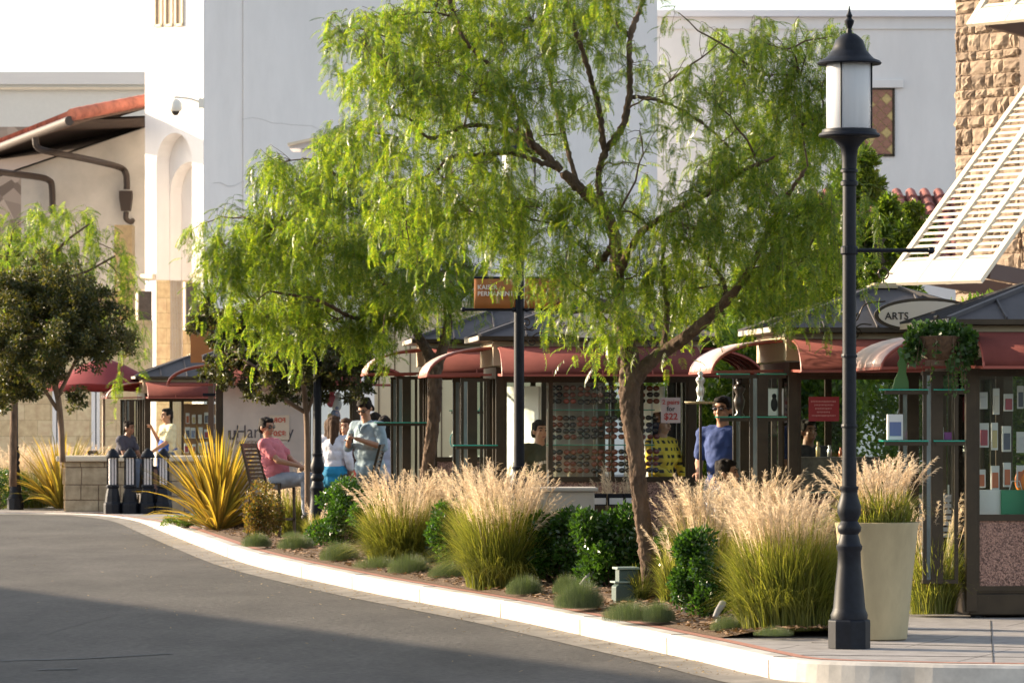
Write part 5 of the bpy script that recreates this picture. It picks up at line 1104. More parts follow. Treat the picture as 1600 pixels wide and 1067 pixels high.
# storage bins in front of the sunglasses kiosk
pk = thing('grey_bench_planter', 'low grey concrete block in front of the sunglasses kiosk', 'block', (kc(865, 40.2), 40.2, gz(40)), R(4)); MB().box(-.37,.37,-.2,.2,.0,.86).build('body', M_conc, pk, bevel=.01); MB().box(-.4,.4,-.23,.23,.862,.9).build('rim', M_conc, pk, bevel=.01)
for i, px in enumerate((935, 962, 988)):
    t = thing('sunglasses_bin', ['left', 'middle', 'right'][i]+' of three small open bins of sunglasses beneath the rack', 'bin', (kc(px, 40.6), 40.6, gz(40)+.72), R(4), 'open bins below the rack'); MB().box(-.075,.075,-.06,.06,0,.11).build('tray', M_black, t); MB().box(-.065,.065,-.065,-.061,.01,.07).build('card', mw, t)
    MB().box(-.06,.06,-.05,.05,-.72,-.001).build('stand', M_bronze, t)
# jewellery stand in kiosk 1 window
for i, (x, z, h) in enumerate(((.42,1.05,.55),(.62,1.05,.62),(.30,1.05,.3))):
    t = thing('jewellery_stand', ['teal necklace stand in the jewellery kiosk window, middle one', 'tall white necklace stand in the jewellery kiosk window', 'short necklace stand in the jewellery kiosk window'][i], 'display stand', tuple(kloc(k_1, x, .2, z)), 0, 'necklace stands'); MB().lathe([(.05,0),(.05,.01),(.008,.02),(.008,h-.1),(.03,h-.06),(.012,h)], 12).build('bust', mat('pale_stand', (.5,.5,.48), .4), t); MB().tube([(.04*math.sin(a), -.035, h-.12-.08*math.cos(a)) for a in [PI*2*k/14 for k in range(15)]], .006, 5).build('necklace', mat('teal_beads', (.05,.35,.38), .3), t)
shelf(k_1, 'glass shelf inside the jewellery kiosk window', .25, .75, .22, 1.55, .2)
# phone cases hung in rows in the far kiosk
cols_ = [(.45,.12,.05),(.55,.55,.58),(.08,.09,.14),(.5,.4,.2),(.35,.05,.08),(.15,.2,.35),(.6,.55,.5)]
pm = [mat('case_%s' % n_, c_, .35) for n_, c_ in zip(('orange','silver','black','tan','crimson','navy','ivory'), cols_)]
def hangpack(k, x, y, z, w_, h_, m, label, cat, grp, name):
    t = thing(name, label, cat, tuple(kloc(k, x, y, z)), k.rotation_euler.z, grp); MB().box(-w_/2, w_/2, -.01, .01, 0, h_).build('pack', mw, t, bevel=.003); MB().box(-w_*.36, w_*.36, -.02, -.011, h_*.08, h_*.72).build('contents', m, t, bevel=.003); return t
for r_ in range(4):
    for c_ in range(6):
        nm = ('orange','silver','black','tan','crimson','navy','ivory')[(c_*3+r_*2) % 7]
        hangpack(k_L, .76+c_*.115+rg.uniform(-.01,.01), .12+rg.uniform(-.02,.03), 1.50-r_*.26, rg.uniform(.06,.09), rg.uniform(.15,.2), pm[(c_*3+r_*2) % 7], nm+' phone case pack hanging in the far kiosk window, row %s from the top' % ('one','two','three','four')[r_], 'phone case', nm+' phone cases in the far kiosk', 'phone_case')
MB_ = thing('pegboard', 'pegboard carrying phone cases in the far kiosk window', 'board', tuple(kloc(k_L, .7, .2, .7)), k_L.rotation_euler.z); MB().box(0,.75,0,.02,0,1.15).build('panel', mat('peg_brown', (.25,.13,.07), .7), MB_)
# goods in the nearest kiosk
for r_ in range(3):
    for c_ in range(7):
        m = pm[(c_*5+r_*3+c_*r_+1) % 7]; nm = ('orange','silver','black','tan','crimson','navy','ivory')[(c_*5+r_*3+c_*r_+1) % 7]
        hangpack(k_R, .16+c_*.1+rg.uniform(-.012,.012), .17+rg.uniform(-.02,.05), 1.62-r_*.3+rg.uniform(-.03,.02), rg.uniform(.05,.085), rg.uniform(.13,.22), m, nm+' accessory pack hanging behind the glass of the nearest kiosk, %s row' % ('top','middle','bottom')[r_], 'accessory pack', nm+' packs in the nearest kiosk', 'accessory_pack')
gb2 = thing('green_gift_bag', 'green and white bag standing behind the nearest kiosk glass', 'bag', tuple(kloc(k_R, .42, .16, .80)), rzR); MB().box(-.12,.12,-.03,.03,0,.2).build('bag', mat('bag_green', (.02,.20,.10), .5), gb2, bevel=.004); MB().tube([(-.05,0,.2),(-.03,0,.27),(.03,0,.27),(.05,0,.2)], .004, 5).build('handle', mw, gb2)
ob2 = thing('orange_ball', 'orange round cushion behind the nearest kiosk glass at the picture edge', 'cushion', tuple(kloc(k_R, .52, .2, .98)), 0); MB().ell((0,0,.09), (.1,.05,.12), 20, 12).build('ball', mat('ball_orange', (.75,.20,.02), .5), ob2, smooth='all')
wb2 = thing('white_carton', 'wide white carton behind the lower glass of the nearest kiosk', 'box', tuple(kloc(k_R, .2, .18, .80)), rzR); MB().box(-.11,.16,-.02,.03,0,.2).build('carton', mw, wb2, bevel=.004)
MB().box(-.05,.8,.05,.07,0,.01).build('hook_rail', M_steel, tag(bpy.data.objects.new('goods_rail', None), 'steel rail for hanging packs in the nearest kiosk', 'rail')) if False else None
# case in arts kiosk window
ac = thing('jewellery_case', 'lit silver jewellery case in the lower window of the arts kiosk', 'display case', tuple(kloc(k_2, .42, .2, .92)), k_2.rotation_euler.z); MB().box(-.3,.4,-.05,.1,0,.3).build('body', mat('case_dark', (.10,.085,.07), .35, noise=.5, scale=12), ac, bevel=.01); MB().box(-.3,.4,-.05,.1,-.16,-.001).build('glass_front', mat('case_teal', (.22,.32,.28), .2), ac)
for i, x in enumerate((.28,.38,.48,.56)):
    t = thing('perfume_bottle', ['tallest amber bottle', 'thin clear bottle', 'short brown bottle', 'small white bottle'][i]+' on the case in the arts kiosk', 'bottle', tuple(kloc(k_2, x, .2, 1.222)), 0, 'bottles in the arts kiosk'); h = (.13,.1,.08,.06)[i]; MB().lathe([(.018,0),(.02,h*.6),(.008,h*.7),(.012,h*.75),(.012,h)], 12).build('bottle', [pm[3], M_steel, pm[0], mw][i], t, smooth='all')
# uHarmony panel
up_ = thing('frosted_panel', 'frosted pale window panel with dark lettering behind the man in pink', 'panel', tuple(kloc(k_U, .10, -.004, .2)), k_U.rotation_euler.z)
MB().box(.0,1.17,-.006,0,0,1.76).build('panel', mat('frosted_film', (.50,.44,.39), .35, noise=.16, scale=1.6, spec=.7), up_)
m_ltr = mat('grey_ink', (.07,.06,.07), .6); text('u', .25, m_ltr, up_, (.06,-.01,1.10), align='LEFT', bold=.008); text('Harmony', .25, m_ltr, up_, (.17,-.01,1.12), align='LEFT', sx=.82); text('security in a box', .09, mat('brown_ink', (.2,.14,.1), .6), up_, (.17,-.01,.99), align='LEFT')
po = thing('price_poster', 'translucent poster with red reversed price lettering on the frosted panel', 'poster', tuple(kloc(k_U, .72, -.03, 1.22)), k_U.rotation_euler.z); MB().box(0,.27,-.008,-.004,0,.33).build('sheet', mat('poster_cream', (.60,.50,.38), .6), po)
mr2 = mat('poster_red', (.50,.10,.06), .6)
a_ = text('FOR', .085, mr2, po, (.14,-.012,.26), rot=(R(90),0,0), bold=.003); a_.scale = (-1,1,1); a_ = text('$20', .095, mr2, po, (.14,-.012,.08), bold=.003); a_.scale = (-1.15,1,1)
# colourful toys hanging by the kiosk
for i, (px, py, m) in enumerate(((517,625,pm[4]),(524,650,pm[5]),(514,665,pm[3]),(526,632,pm[1]),(520,680,pm[6]))):
    p = W(px, py, 58); t = thing('hanging_toy', ['crimson', 'navy', 'tan', 'silver', 'ivory'][i]+' toy hanging beside the frosted kiosk', 'toy', tuple(p), 0, 'toys hanging beside the kiosk'); MB().ell((0,0,0), (.07,.04,.1)).ell((.02,0,.12), (.045,.04,.05)).build('toy', m, t, smooth='all'); MB().tube([(0,0,.1),(0,0,.5)], .003, 4).build('string', M_steel, t)
# hanging basket by the nearest kiosk
hb = thing('hanging_basket', 'hanging basket of trailing ivy in front of the nearest kiosk awning', 'hanging basket', tuple(W(1466, 533, 33.0))); hb.scale = (.88, .88, .88); s = F/33
MB().lathe([(.01,-.17),(.09,-.155),(.15,-.1),(.185,.02),(.195,.04),(.18,.045),(.02,.0)], 24).build('bowl', mat('coir', (.10,.055,.03), .95, noise=.4, scale=30, bump=.8), hb, smooth=True)
r = np.random.RandomState(4); V, q = leaf_cloud(r, [(0,0,.08),(-.12,0,.07),(.12,0,.07),(-.22,-.02,0),(.22,-.02,0),(.25,0,-.12),(-.23,0,-.12),(.28,0,-.05)], [(.17,.15,.09)]*3+[(.08,.09,.1)]*4+[(.06,.05,.16)], 1500, .055, .2, .4, asp=.8); MB().np(V, q).build('ivy', mat('x', (0,0,0)) if False else leafmat('ivy_leaf', (.02,.055,.012), (.06,.12,.03), .35, .35), hb)
tv = MB(); V2 = []
for k in range(16):
    a = r.uniform(0, 6.28); L_ = r.uniform(.15,.5); p = [Vector((.19*math.cos(a)+.05*math.cos(a)*i/5, .19*math.sin(a), .03-L_*i/5)) for i in range(6)]; tv.tube(p, .003, 4); V2 += [tuple(c) for c in p[1:]]
tv.build('vines', M_twig, hb, recalc=False); V, q = leaf_cloud(r, V2, [(.025,.02,.03)]*len(V2), 260, .045, .1, -.4, asp=.8); MB().np(V, q).build('trailing_leaves', MC['ivy_leaf'], hb)
MB().tube([(-.19,0,.03),(0,.02,.22)], .004, 4).tube([(.19,0,.03),(0,.02,.22)], .004, 4).tube([(0,.15,.03),(0,.02,.22)], .004, 4).tube([(0,.02,.22),(0,.3,.22)], .012, 6).build('chains', M_bronze, hb)
# utility things in the bed
def box_util(label, px, pb, w_, h_, m, seed, name='junction_box'):
    x, y = at(px, pb); t = thing(name, label, 'utility box', (x, y+.1, gz(y)+.01), R(12), 'green utility boxes in the bed')
    MB().prism([(-w_/2,0),(w_/2,0),(w_/2*.86,h_),(-w_/2*.86,h_)], 'y', -w_*.35, w_*.35).build('housing', m, t, bevel=.012); MB().box(-w_/2*.9, w_/2*.9, -w_*.38, w_*.38, h_+.001, h_+.03).build('lid', m, t, bevel=.008); return t
m_ub = mat('green_grey_plastic', (.05,.085,.075), .55, noise=.1)
box_util('low green tapered utility box at the right foot of the fountain shaped grass', 680, 890, .26, .2, m_ub, 1)
x, y = at(977, 950); ub = thing('utility_pedestal', 'upright grey green pedestal box with a stepped top by the leaning trunk', 'utility box', (x, y, gz(y)+.01), R(14))
MB().prism([(-.1,0),(.09,0),(.09,.18),(-.06,.2),(-.1,.17)], 'y', -.07, .07).build('lower_box', m_ub, ub, bevel=.008); MB().box(-.07,.09,-.06,.06,.19,.31).build('upper_box', m_ub, ub, bevel=.008); MB().box(-.09,.1,-.08,.08,.311,.33).box(-.11,.02,-.08,.08,.2,.215).build('lid', mat('pale_green_lid', (.25,.32,.28), .5), ub, bevel=.004)
x, y = at(331, 828); gl_ = thing('ground_light', 'pale grey ribbed ground light beside the big flax', 'light', (x, y, gz(y)+.02)); MB().lathe([(.13,0),(.14,.03),(.06,.06),(.055,.08),(.07,.09),(.075,.12),(.055,.13),(.075,.15),(.075,.2),(.05,.22),(.07,.23),(.06,.26)], 18).build('body', mat('pale_grey_metal', (.27,.26,.25), .6, .2, noise=.2, scale=12), gl_, smooth=True); MB().box(-.03,.03,-.085,-.05,.14,.22).build('louvre', M_black, gl_)
def spot(label, px, pb, sd):
    x, y = at(px, pb); t = thing('spotlight', label, 'light', (x, y, gz(y)+.02), sd, 'small garden spotlights in the bed'); MB().lathe([(.05,0),(.055,.02),(.02,.03),(.015,.08)], 12).build('spike', m_pg, t); MB().tube([(-.05,0,.07),(.0,0,.12),(.07,0,.17)], [.018,.024,.028], 12).build('head', m_pg, t, smooth=True); MB().tube([(.0705,0,.171),(.076,0,.175)], .024, 12).build('lens', mat('lamp_lens', (.5,.5,.5), .1), t); return t
m_pg = MC['pale_grey_metal']
spot('white rimmed garden spotlight right of the dark hedge block', 915, 930, .5); spot('small spotlight under the speckled shrub', 1068, 968, 2.); spot('small spotlight at the foot of the largest grass clump', 1122, 983, 1.); spot('small spotlight before the dark hedge shrub', 522, 846, 0); spot('low spotlight under the wide pink clump', 786, 915, .2)
rc = random.Random(21)
for i in range(14):
    px = rc.uniform(420, 1200); tt_ = None
    for yy in np.arange(31, 60, .2):
        if abs(800+(kx(yy)+.45)*F/yy-px) < 8: tt_ = yy; break
    if tt_:
        o = MB().ell((0,0,0), (rc.uniform(.02,.045), rc.uniform(.02,.04), .018), 8, 5).build('stone', mat('pebble_pale', (.42,.36,.28), .9, noise=.3), smooth='all'); o.location = (kx(tt_)+.45+rc.uniform(-.05,.4), tt_, gz(tt_)+.04)
        tag(o, 'small pale stone lying in the mulch near the kerb', 'stone', 'small stones in the mulch')
# tar lines and stains on the asphalt
tl = MB(); 
for pts in ([(0,1032),(120,1029),(250,1022),(270,1021)], [(20,1010),(90,985),(180,960)], [(60,1046),(120,1045)]):
    A_ = []; B_ = []
    for px, py in pts: Y = F*CH/(py-HZ); A_.append(Vector(((px-800)/F*Y, Y-.06, 0))); B_.append(Vector(((px-800)/F*Y, Y+.06, 0)))
    strip(tl, catmull(A_, 5), catmull(B_, 5), .004, .004)
struct('tar_seams', tl, mat('tar', (.03,.03,.03), .7, noise=.3))
jt = MB()
for (x0,y0_,x1,y1_) in ((2.1,29.9,5.5,28.5),(3.1,27.5,3.7,33),(1.9,28.4,6,27.7),(4.6,27.3,5.2,33),(2.4,31.9,6.5,30.6)): jt.bar((x0,y0_,.161), (x1,y1_,.161), .006, .004)
struct('pavement_joints', jt, mat('joint_dark', (.06,.055,.05), .9))
# ---------------- people ----------------
SK = mat('tan_skin', (.42,.22,.13), .5, sub=.08, noise=.06, scale=20); SKd = mat('brown_skin', (.25,.12,.07), .5, sub=.08); SKl = mat('fair_skin', (.55,.30,.19), .5, sub=.08)
HB = mat('black_hair', (.012,.008,.006), .75, spec=.2, noise=.5, scale=60, bump=.4, stretch=(1,1,.2)); HBr = mat('brown_hair', (.06,.03,.015), .75, spec=.2, noise=.5, scale=60, bump=.4, stretch=(1,1,.2))
def cloth(name, c, **k): return mat(name, c, .85, noise=.12, scale=6, bump=.25, **k)
def plaid():
    m = mat('yellow_plaid', (.75,.55,.06), .85); n = m.node_tree.nodes; l = m.node_tree.links; b = n['Principled BSDF']
    tc = n.new('ShaderNodeTexCoord'); sx = n.new('ShaderNodeSeparateXYZ'); l.new(tc.outputs['Object'], sx.inputs[0]); ms = []
    for ax in ('X', 'Z'):
        a = n.new('ShaderNodeMath'); a.operation = 'MULTIPLY'; a.inputs[1].default_value = 14; l.new(sx.outputs[ax], a.inputs[0]); f = n.new('ShaderNodeMath'); f.operation = 'FRACT'; l.new(a.outputs[0], f.inputs[0]); g_ = n.new('ShaderNodeMath'); g_.operation = 'LESS_THAN'; g_.inputs[1].default_value = .45; l.new(f.outputs[0], g_.inputs[0]); ms.append(g_)
    p = n.new('ShaderNodeMath'); p.operation = 'MULTIPLY'; l.new(ms[0].outputs[0], p.inputs[0]); l.new(ms[1].outputs[0], p.inputs[1])
    mx = n.new('ShaderNodeMix'); mx.data_type = 'RGBA'; l.new(p.outputs[0], mx.inputs[0]); mx.inputs[6].default_value = (.78,.55,.05,1); mx.inputs[7].default_value = (.05,.04,.02,1); l.new(mx.outputs[2], b.inputs['Base Color']); return m
def hand(mb, w_, f_, side, curl=.5):
    """palm + five fingers from wrist w_ towards direction f_"""
    d = Vector(f_).normalized(); ref = Vector((0,0,1)) if abs(d.z) < .8 else Vector((0,-1,0)); nx = d.cross(ref).normalized(); up = nx.cross(d).normalized(); w_ = Vector(w_)
    p0 = w_+d*.02; p1 = w_+d*.085
    for s_ in (-.022, -.007, .008, .023): mb.cap(p0+nx*s_*.7, p1+nx*s_, .014, .012, 8)
    for i, (s_, L_) in enumerate(((-.027,.062),(-.009,.075),(.009,.08),(.027,.07))):
        a = p1+nx*s_; b = a+(d*math.cos(curl)-up*math.sin(curl))*L_*.5; c = b+(d*math.cos(curl*2.2)-up*math.sin(curl*2.2))*L_*.5; mb.cap(a, b, .0095, .0085, 8); mb.cap(b, c, .0085, .007, 8)
    t0 = w_+d*.03+nx*side*.025; t1 = t0+(d*.6+nx*side*.8-up*.3).normalized()*.035; mb.cap(t0, t1, .012, .0105, 8); mb.cap(t1, t1+(d*.9-up*.3+nx*side*.2).normalized()*.03, .0105, .0085, 8)
def person(label, px, headpy, Y, yaw, top, bottom, skin=SK, hair=HB, pose=None, H=1.74, hairstyle='short', sleeve=.55, glasses=False, head_yaw=0, head_nod=0, seated=False, lean=0, z0=None, female=False, extras=None, shoes=None, toplen=0, skirt=None, fat=1.0, side_lean=0):
    """root on the ground under the hips; local facing is -y, yaw 0 looks at the camera"""
    s = H/1.74; fa = fat; gx = kc(px, Y); ztop = CH+(HZ-headpy)/F*Y
    base = ztop-H if z0 is None else z0; hipz = .93*s if not seated else seated
    if z0 is None and seated: base = ztop-(seated+.83*s)
    t = thing('person', label, 'person', (gx, Y, base), yaw)
    hip = Vector((0,0,hipz)); Rl = Matrix.Rotation(lean, 3, 'X') @ Matrix.Rotation(side_lean, 3, 'Y')     # lean>0 : forward (-y)
    T = lambda x, y, z: hip+Rl @ Vector((x*s, y*s, z*s))
    sw = .185 if not female else .16; J = {}
    J['neck'] = T(0, 0, .50); J['head'] = T(0, -.015, .655); J['ls'] = T(sw, 0, .44); J['rs'] = T(-sw, 0, .44)
    hd_ = J['head']
    dflt = dict(le=(sw+.07, .03, .17), lh=(sw+.08, -.08, -.06), re=(-sw-.07, .03, .17), rh=(-sw-.08, -.08, -.06))
    if pose: dflt.update({k: v for k, v in pose.items() if k in dflt})
    for k in ('le','lh','re','rh'): J[k] = T(*dflt[k])
    hw = .09*s
    if seated:
        J['lk'] = hip+Vector((hw*1.3, -.42*s, .02)); J['rk'] = hip+Vector((-hw*1.3, -.42*s, .02)); J['la'] = Vector((hw*1.2, -.5*s, max(.08, hipz-.42*s))); J['ra'] = Vector((-hw*1.2, -.42*s, max(.08, hipz-.42*s)))
        if pose and 'legs' in pose: J.update({k: Vector(v) for k, v in pose['legs'].items()})
    else:
        J['lk'] = Vector((hw*1.15, -.03, .49*s)); J['rk'] = Vector((-hw*1.15, -.02, .49*s)); J['la'] = Vector((hw*1.2, .03, .08*s)); J['ra'] = Vector((-hw*1.25, -.02, .08*s))
    jl = hip+Vector((hw, 0, -.02)); jr = hip+Vector((-hw, 0, -.02))
    def torso(mb, g=0):
        RX = Rl.to_4x4().to_3x3()
        for (x, y, z, rx, ry, rz_) in ((0,0,0,.155,.11,.12),(0,0,.12,.14*fa,.105*fa,.14),(0,0,.25,.15*fa,.11*fa,.15),(0,0,.36,.165,.11,.13),(0,.005,.42,.15,.09,.08)):
            k = .92 if female else 1; mb.ell(T(x, y, z), ((rx*k*s+g), (ry*s+g), rz_*s+g*.4), 18, 12, RX)
        mb.cap(J['ls'], J['rs'], .058*s+g, .058*s+g, 12)
        if female: 
            for sx in (-.06,.06): mb.ell(T(sx, -.075, .3), (.065*s+g, .055*s+g, .06*s+g), 12, 8, RX)
    # body ------------------------------------------------
    b = MB(); torso(b); b.cap(J['neck']-Rl@Vector((0,0,.06*s)), J['head']-Vector((0,0,.05*s)), .06*s, .052*s)
    Rh = Matrix.Rotation(head_yaw, 3, 'Z') @ Matrix.Rotation(head_nod, 3, 'X'); Hc = hd_+Vector((0,0,.0))
    hp = lambda x, y, z: Hc+Rh @ Vector((x*s, y*s, z*s))
    b.ell(hp(0,.012,.03), (.074*s,.092*s,.095*s), 18, 12, Rh); b.ell(hp(0,-.028,-.035), (.056*s,.058*s,.075*s), 16, 10, Rh); b.ell(hp(0,-.05,-.085), (.03*s,.026*s,.022*s), 10, 8, Rh)
    b.cap(hp(0,-.080,.02), hp(0,-.100,-.022), .009*s, .014*s, 10); b.ell(hp(0,-.082,.035), (.05*s,.014*s,.012*s), 12, 6, Rh); b.ell(hp(0,-.085,-.058), (.024*s,.012*s,.012*s), 10, 6, Rh)
    for sx in (-1, 1): b.ell(hp(sx*.076,.012,-.005), (.012*s,.022*s,.034*s), 10, 8, Rh); b.ell(hp(sx*.038,-.065,-.022), (.022*s,.02*s,.022*s), 10, 6, Rh)
    for S_, E_, H_, sd in (('ls','le','lh',-1),('rs','re','rh',1)):
        b.cap(J[S_], J[E_], .048*s, .038*s); b.cap(J[E_], J[H_], .040*s, .026*s); hand(b, J[H_], J[H_]-J[E_], sd, (pose or {}).get('curl', .45))
    for j_, K_, A_ in ((jl,'lk','la'),(jr,'rk','ra')):
        b.cap(j_, J[K_], .085*s, .056*s); b.cap(J[K_], J[A_], .055*s, .036*s); b.cap(J[A_]-Vector((0,-.02,.03)), J[A_]+Vector((0,-.15,-.045)), .035*s, .03*s)
    bo = b.build('body', skin, t, recalc=False); finish_mesh(bo, [('REMESH', dict(mode='VOXEL', voxel_size=.0085, use_smooth_shade=True)), ('SMOOTH', dict(factor=.5, iterations=3))])
    bo.name = 'body'
    def gar(name, fn, m, vox=.012, disp=.02):
        g = MB(); fn(g); o = g.build(name, m, t, recalc=False); tx = bpy.data.textures.get('fold') or bpy.data.textures.new('fold', 'CLOUDS'); tx.noise_scale = .09
        finish_mesh(o, [('REMESH', dict(mode='VOXEL', voxel_size=vox, use_smooth_shade=True)), ('SMOOTH', dict(factor=.5, iterations=3)), ('DISPLACE', dict(texture=tx, strength=disp*1.6, mid_level=.4))]); return o
    def shirt(g):
        torso(g, .02)
        if toplen: g.ell(T(0,0,-.05), (.165*s*fa, .125*s*fa, .1*s+toplen), 18, 10, Rl)
        if sleeve: 
            for S_, E_, H_ in (('ls','le','lh'),('rs','re','rh')):
                if sleeve <= 1: g.cap(J[S_], J[S_].lerp(J[E_], sleeve), .066*s, .06*s)
                else: g.cap(J[S_], J[E_], .066*s, .058*s); g.cap(J[E_], J[E_].lerp(J[H_], sleeve-1), .057*s, .045*s)
        g.cap(J['neck']-Rl@Vector((0,0,.05*s)), J['neck']-Rl@Vector((0,0,.02*s)), .075*s, .066*s)
    gar('shirt', shirt, top)
    def pants(g):
        g.ell(T(0,0,-.0), (.168*s,.125*s,.11*s), 16, 10)
        for j_, K_, A_ in ((jl,'lk','la'),(jr,'rk','ra')): g.cap(j_, J[K_], .1*s, .073*s); g.cap(J[K_], J[A_]+Vector((0,0,.03)), .072*s, .055*s)
    def skirtf(g):
        g.ell(T(0,0,0), (.165*s,.13*s,.1*s), 16, 10); 
        for k in range(6): g.cap(hip+Vector((.03*(k-2.5),0,-.02)), Vector((.055*(k-2.5), .0, hipz-.62)), .11*s, .085*s)
    gar('skirt' if skirt else 'trousers', skirtf if skirt else pants, bottom)
    sh = MB()
    for A_ in ('la','ra'): sh.cap(J[A_]+Vector((0,.02,-.04)), J[A_]+Vector((0,-.15,-.05)), .048*s, .04*s)
    so = sh.build('shoes', shoes or M_black, t, recalc=False); finish_mesh(so, [('REMESH', dict(mode='VOXEL', voxel_size=.012, use_smooth_shade=True))])
    def hairf(g):
        g.ell(hp(0,.024,.046), (.078*s,.09*s,.088*s), 18, 12, Rh); g.ell(hp(0,-.045,.09), (.056*s,.042*s,.028*s), 14, 8, Rh); g.ell(hp(0,.075,-.01), (.06*s,.035*s,.07*s), 12, 8, Rh)
        rr = random.Random(int(px))
        for sx in (-1, 1): g.ell(hp(sx*.066,.005,.045), (.018*s,.05*s,.05*s), 10, 8, Rh); g.ell(hp(sx*.058,.055,-.02), (.022*s,.03*s,.05*s), 10, 8, Rh)
        
        for k in range(16): a = rr.uniform(0, 6.28); g.ell(hp(.055*math.cos(a), .02+.065*math.sin(a), .085+rr.uniform(-.02,.022)), (.028*s,.028*s,.02*s), 8, 6)
        if hairstyle == 'long':
            for sx in (-.05,0,.05): g.cap(hp(sx,.06,.03), hp(sx*1.5,.085,-.28), .055*s, .035*s)
            for sx in (-1, 1): g.cap(hp(sx*.07,.01,.02), hp(sx*.085,.03,-.2), .03*s, .02*s)
        if hairstyle == 'mid':
            for sx in (-.04,.04): g.cap(hp(sx,.06,.0), hp(sx,.085,-.12), .045*s, .03*s)
            for sx in (-1, 1): g.cap(hp(sx*.07,.01,.02), hp(sx*.08,.02,-.09), .025*s, .02*s)
    gar('hair', hairf, hair, .008, .012)
    fe = MB()
    if glasses:
        for sx in (-1, 1): fe.ell(hp(sx*.032,-.086,.012), (.025*s,.009*s,.017*s), 12, 8, Rh); fe.tube([hp(sx*.062,-.085,.02), hp(sx*.08,.0,.012)], .004, 5)
        fe.tube([hp(-.01,-.094,.02), hp(.01,-.094,.02)], .003, 5); fe.build('sunglasses', lA, t, smooth='all', recalc=False)
    else:
        for sx in (-1, 1): fe.ell(hp(sx*.032,-.083,.012), (.013*s,.008*s,.007*s), 8, 6, Rh)
        fe.build('eyes', M_black, t, smooth='all', recalc=False)
    br = MB(); 
    for sx in (-1, 1): br.tube([hp(sx*.014,-.095,.034), hp(sx*.034,-.093,.041), hp(sx*.055,-.082,.034)], .005, 5)
    br.build('eyebrows', hair, t, recalc=False); MB().ell(hp(0,-.097,-.057), (.022*s,.006*s,.007*s), 10, 6, Rh).build('lips', mat('lips', (.32,.11,.09), .5), t, smooth='all')
    if extras: extras(t, J, T, hp, s, gar)
    return t
jeans = cloth('blue_jeans', (.10,.13,.18)); dark = cloth('dark_trousers', (.02,.02,.025)); greyj = cloth('grey_jeans', (.11,.12,.13))
person('man in a pink T-shirt and sunglasses leaning back on a slatted chair', 436, 640, 53, R(68), cloth('pink_cotton', (.55,.17,.20)), cloth('light_jeans', (.22,.25,.30)), seated=.76, lean=R(-16), glasses=True, head_yaw=R(-20), head_nod=R(6), z0=.16,
   pose=dict(le=(.2,-.14,.2), lh=(.03,-.30,.10), re=(-.2,-.14,.2), rh=(-.03,-.32,.08), curl=1.0), sleeve=.6, H=1.76, fat=1.2)
def phone(t, J, T, hp, s, gar):
    MB().box(-.035,.035,-.006,.006,-.06,.06).build('phone', M_black, t, bevel=.004).location = T(.02,-.34,.34)
    c = MB(); c.tube(catmull([T(-.07,-.06,.47), T(-.03,-.12,.45), T(0,-.14,.38)], 4), .018, 6).tube(catmull([T(.07,-.06,.47), T(.03,-.12,.45), T(0,-.14,.38)], 4), .018, 6); c.build('collar', MC['pale_blue_linen'], t, recalc=False)
person('heavy set man in a pale blue shirt and sunglasses looking down at his phone', 578, 630, 52.6, R(-38), cloth('pale_blue_linen', (.27,.36,.41)), greyj, H=1.80, glasses=True, head_nod=R(32), lean=R(6), z0=.16,
   pose=dict(le=(.27,-.06,.2), lh=(.07,-.30,.33), re=(-.27,-.06,.2), rh=(-.05,-.30,.31), curl=.9), sleeve=1.15, fat=1.28, toplen=.06, extras=phone)
def apron(t, J, T, hp, s, gar):
    def f(g): g.ell(T(0,-.045,.12), (.15*s,.11*s,.22*s)); g.ell(T(0,-.04,-.16), (.17*s,.13*s,.26*s))
    gar('apron', f, cloth('royal_blue_apron', (.02,.10,.42))); MB().tube([T(-.18,.02,.08), T(-.1,.13,.1), T(.1,.13,.1), T(.18,.02,.08)], .012, 6).build('apron_strings', MC['royal_blue_apron'], t)
person('young man in a cream polo and royal blue apron standing behind the bollards', 262, 631, 74.5, R(-62), cloth('cream_polo', (.62,.56,.36)), jeans, H=1.80, pose=dict(le=(.2,-.12,.2), lh=(.1,-.38,.02), re=(-.22,-.05,.2), rh=(-.06,-.26,.44)), sleeve=.75, extras=apron, z0=.03)
person('boy in a dark grey shirt seated under the red umbrella', 188, 651, 75.2, R(60), cloth('charcoal_shirt', (.05,.05,.075)), jeans, seated=.80, lean=R(16), skin=SKd, z0=.03, pose=dict(le=(.2,-.2,.22), lh=(.1,-.38,.2), re=(-.22,-.2,.2), rh=(-.1,-.36,.16)), H=1.72)
def belt(m):
    def e(t, J, T, hp, s, gar):
        def f(g): g.ell(T(0,0,.02), (.19*s,.15*s,.14*s)); g.ell(T(0,0,-.1), (.19*s,.15*s,.12*s))
        gar('wrapped_jacket', f, m)
    return e
person('woman with long brown hair, white top and bright blue wrap seen from behind', 522, 646, 55, R(160), cloth('white_top', (.62,.62,.68)), dark, hair=HBr, hairstyle='long', female=True, H=1.66, sleeve=1.4, head_yaw=R(-30), extras=belt(cloth('bright_blue', (.01,.20,.38))))
person('woman in a dark sleeveless top and coral skirt behind the man in pale blue', 541, 650, 56, R(-20), cloth('dark_brown_top', (.06,.035,.03)), cloth('coral_fabric', (.62,.13,.09)), hair=HBr, hairstyle='long', female=True, H=1.64, sleeve=0, skirt=True)
person('dark haired woman in a lilac top just right of the man in pale blue', 601, 646, 55.4, R(190), cloth('lilac_top', (.36,.38,.48)), cloth('navy_skirt', (.05,.06,.13)), hairstyle='long', female=True, H=1.66, sleeve=.6)
person('person with dark hair almost hidden behind the man in pale blue', 586, 641, 57, R(170), cloth('plum_top', (.12,.04,.08)), dark, hairstyle='mid', H=1.70)
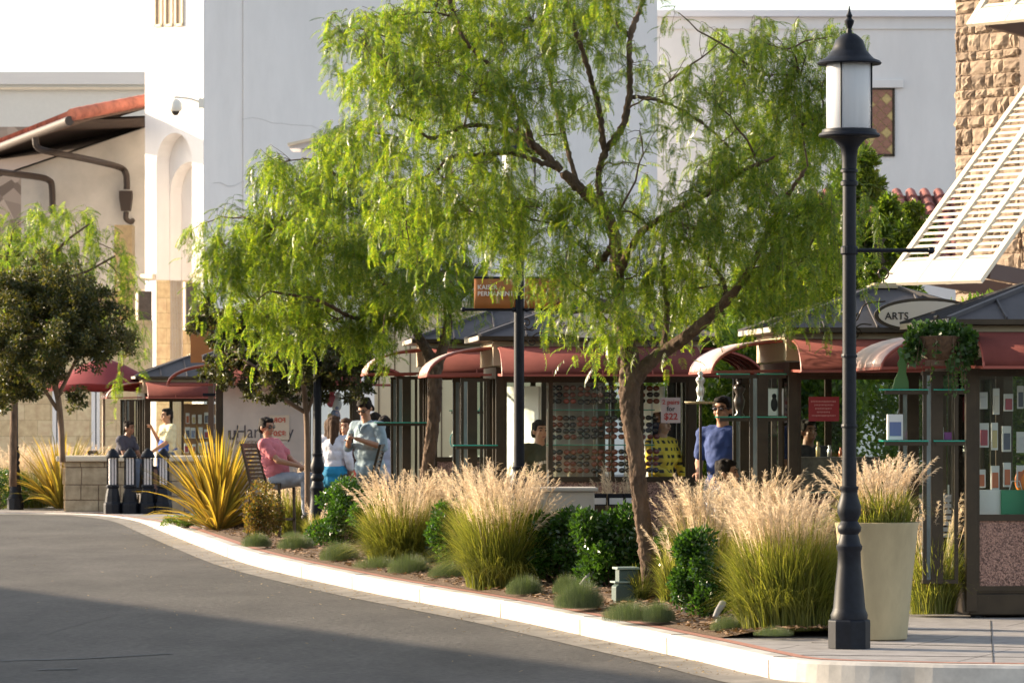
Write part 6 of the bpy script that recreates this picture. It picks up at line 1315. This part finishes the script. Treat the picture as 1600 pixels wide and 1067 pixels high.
person('woman with dark hair at the kiosk corner, furthest right of the group', 612, 655, 57, R(150), cloth('maroon_top', (.2,.06,.08)), dark, hairstyle='long', female=True, H=1.62)
def shirtprint(t, J, T, hp, s, gar):
    for tx_, z, sz in (('. . . . . . .', .34, .05), ): pass
    o = MB(); 
    for k in range(9): a = -.1+.025*k; o.box(a, a+.015, -.155-.002*(k % 2), -.145, 0+.02*(1-((k-4)/4)**2), .03+.02*(1-((k-4)/4)**2))
    p = o.build('chest_print', mw, t); p.location = T(0,0,.28)
person('man in a dark green printed T-shirt standing inside the sunglasses kiosk', 843, 654, 42.0, R(25), cloth('dark_green_tee', (.06,.07,.045)), dark, H=1.54, z0=.17, pose=dict(le=(.30,.05,.2), lh=(.2,-.02,-.02), re=(-.27,.05,.2), rh=(-.14,-.08,-.02)), sleeve=.7, extras=shirtprint, skin=SKl)
person('reflected person in a yellow and black plaid shirt, placed solid behind the kiosk glass', 1033, 645, 42.0, R(50), plaid(), greyj, skin=SKl, H=1.62, z0=.17, female=True, hairstyle='mid', pose=dict(le=(.22,-.1,.18), lh=(.08,-.25,.08), re=(-.24,-.05,.2), rh=(-.1,-.25,.08)), sleeve=1.8, toplen=.08)  # a reflection in the door glass, modelled as a figure inside
person('man in a royal blue T-shirt and sunglasses standing between the two kiosks', 1130, 614, 38.8, R(-28), cloth('royal_blue_tee', (.03,.06,.20)), dark, glasses=True, H=1.76, pose=dict(le=(.26,-.05,.18), lh=(.12,-.28,.08), re=(-.24,0,.18), rh=(-.12,-.25,.1)), sleeve=.7, skin=SK)
person('dark haired man in a pale shirt seated behind the grass between the kiosks', 1118, 707, 37.5, R(72), cloth('pale_grey_tee', (.45,.44,.44)), jeans, seated=.46, lean=R(8), skin=SK, H=1.74, head_yaw=R(0), pose=dict(le=(.2,-.15,.2), lh=(.1,-.3,.1), re=(-.2,-.15,.2), rh=(-.1,-.3,.1)))
person('vendor in a dark jacket with white collar inside the arts kiosk', 1262, 650, 38.1, R(30), cloth('dark_jacket', (.03,.03,.035)), dark, H=1.56, z0=.17, skin=SKd, sleeve=1.8)
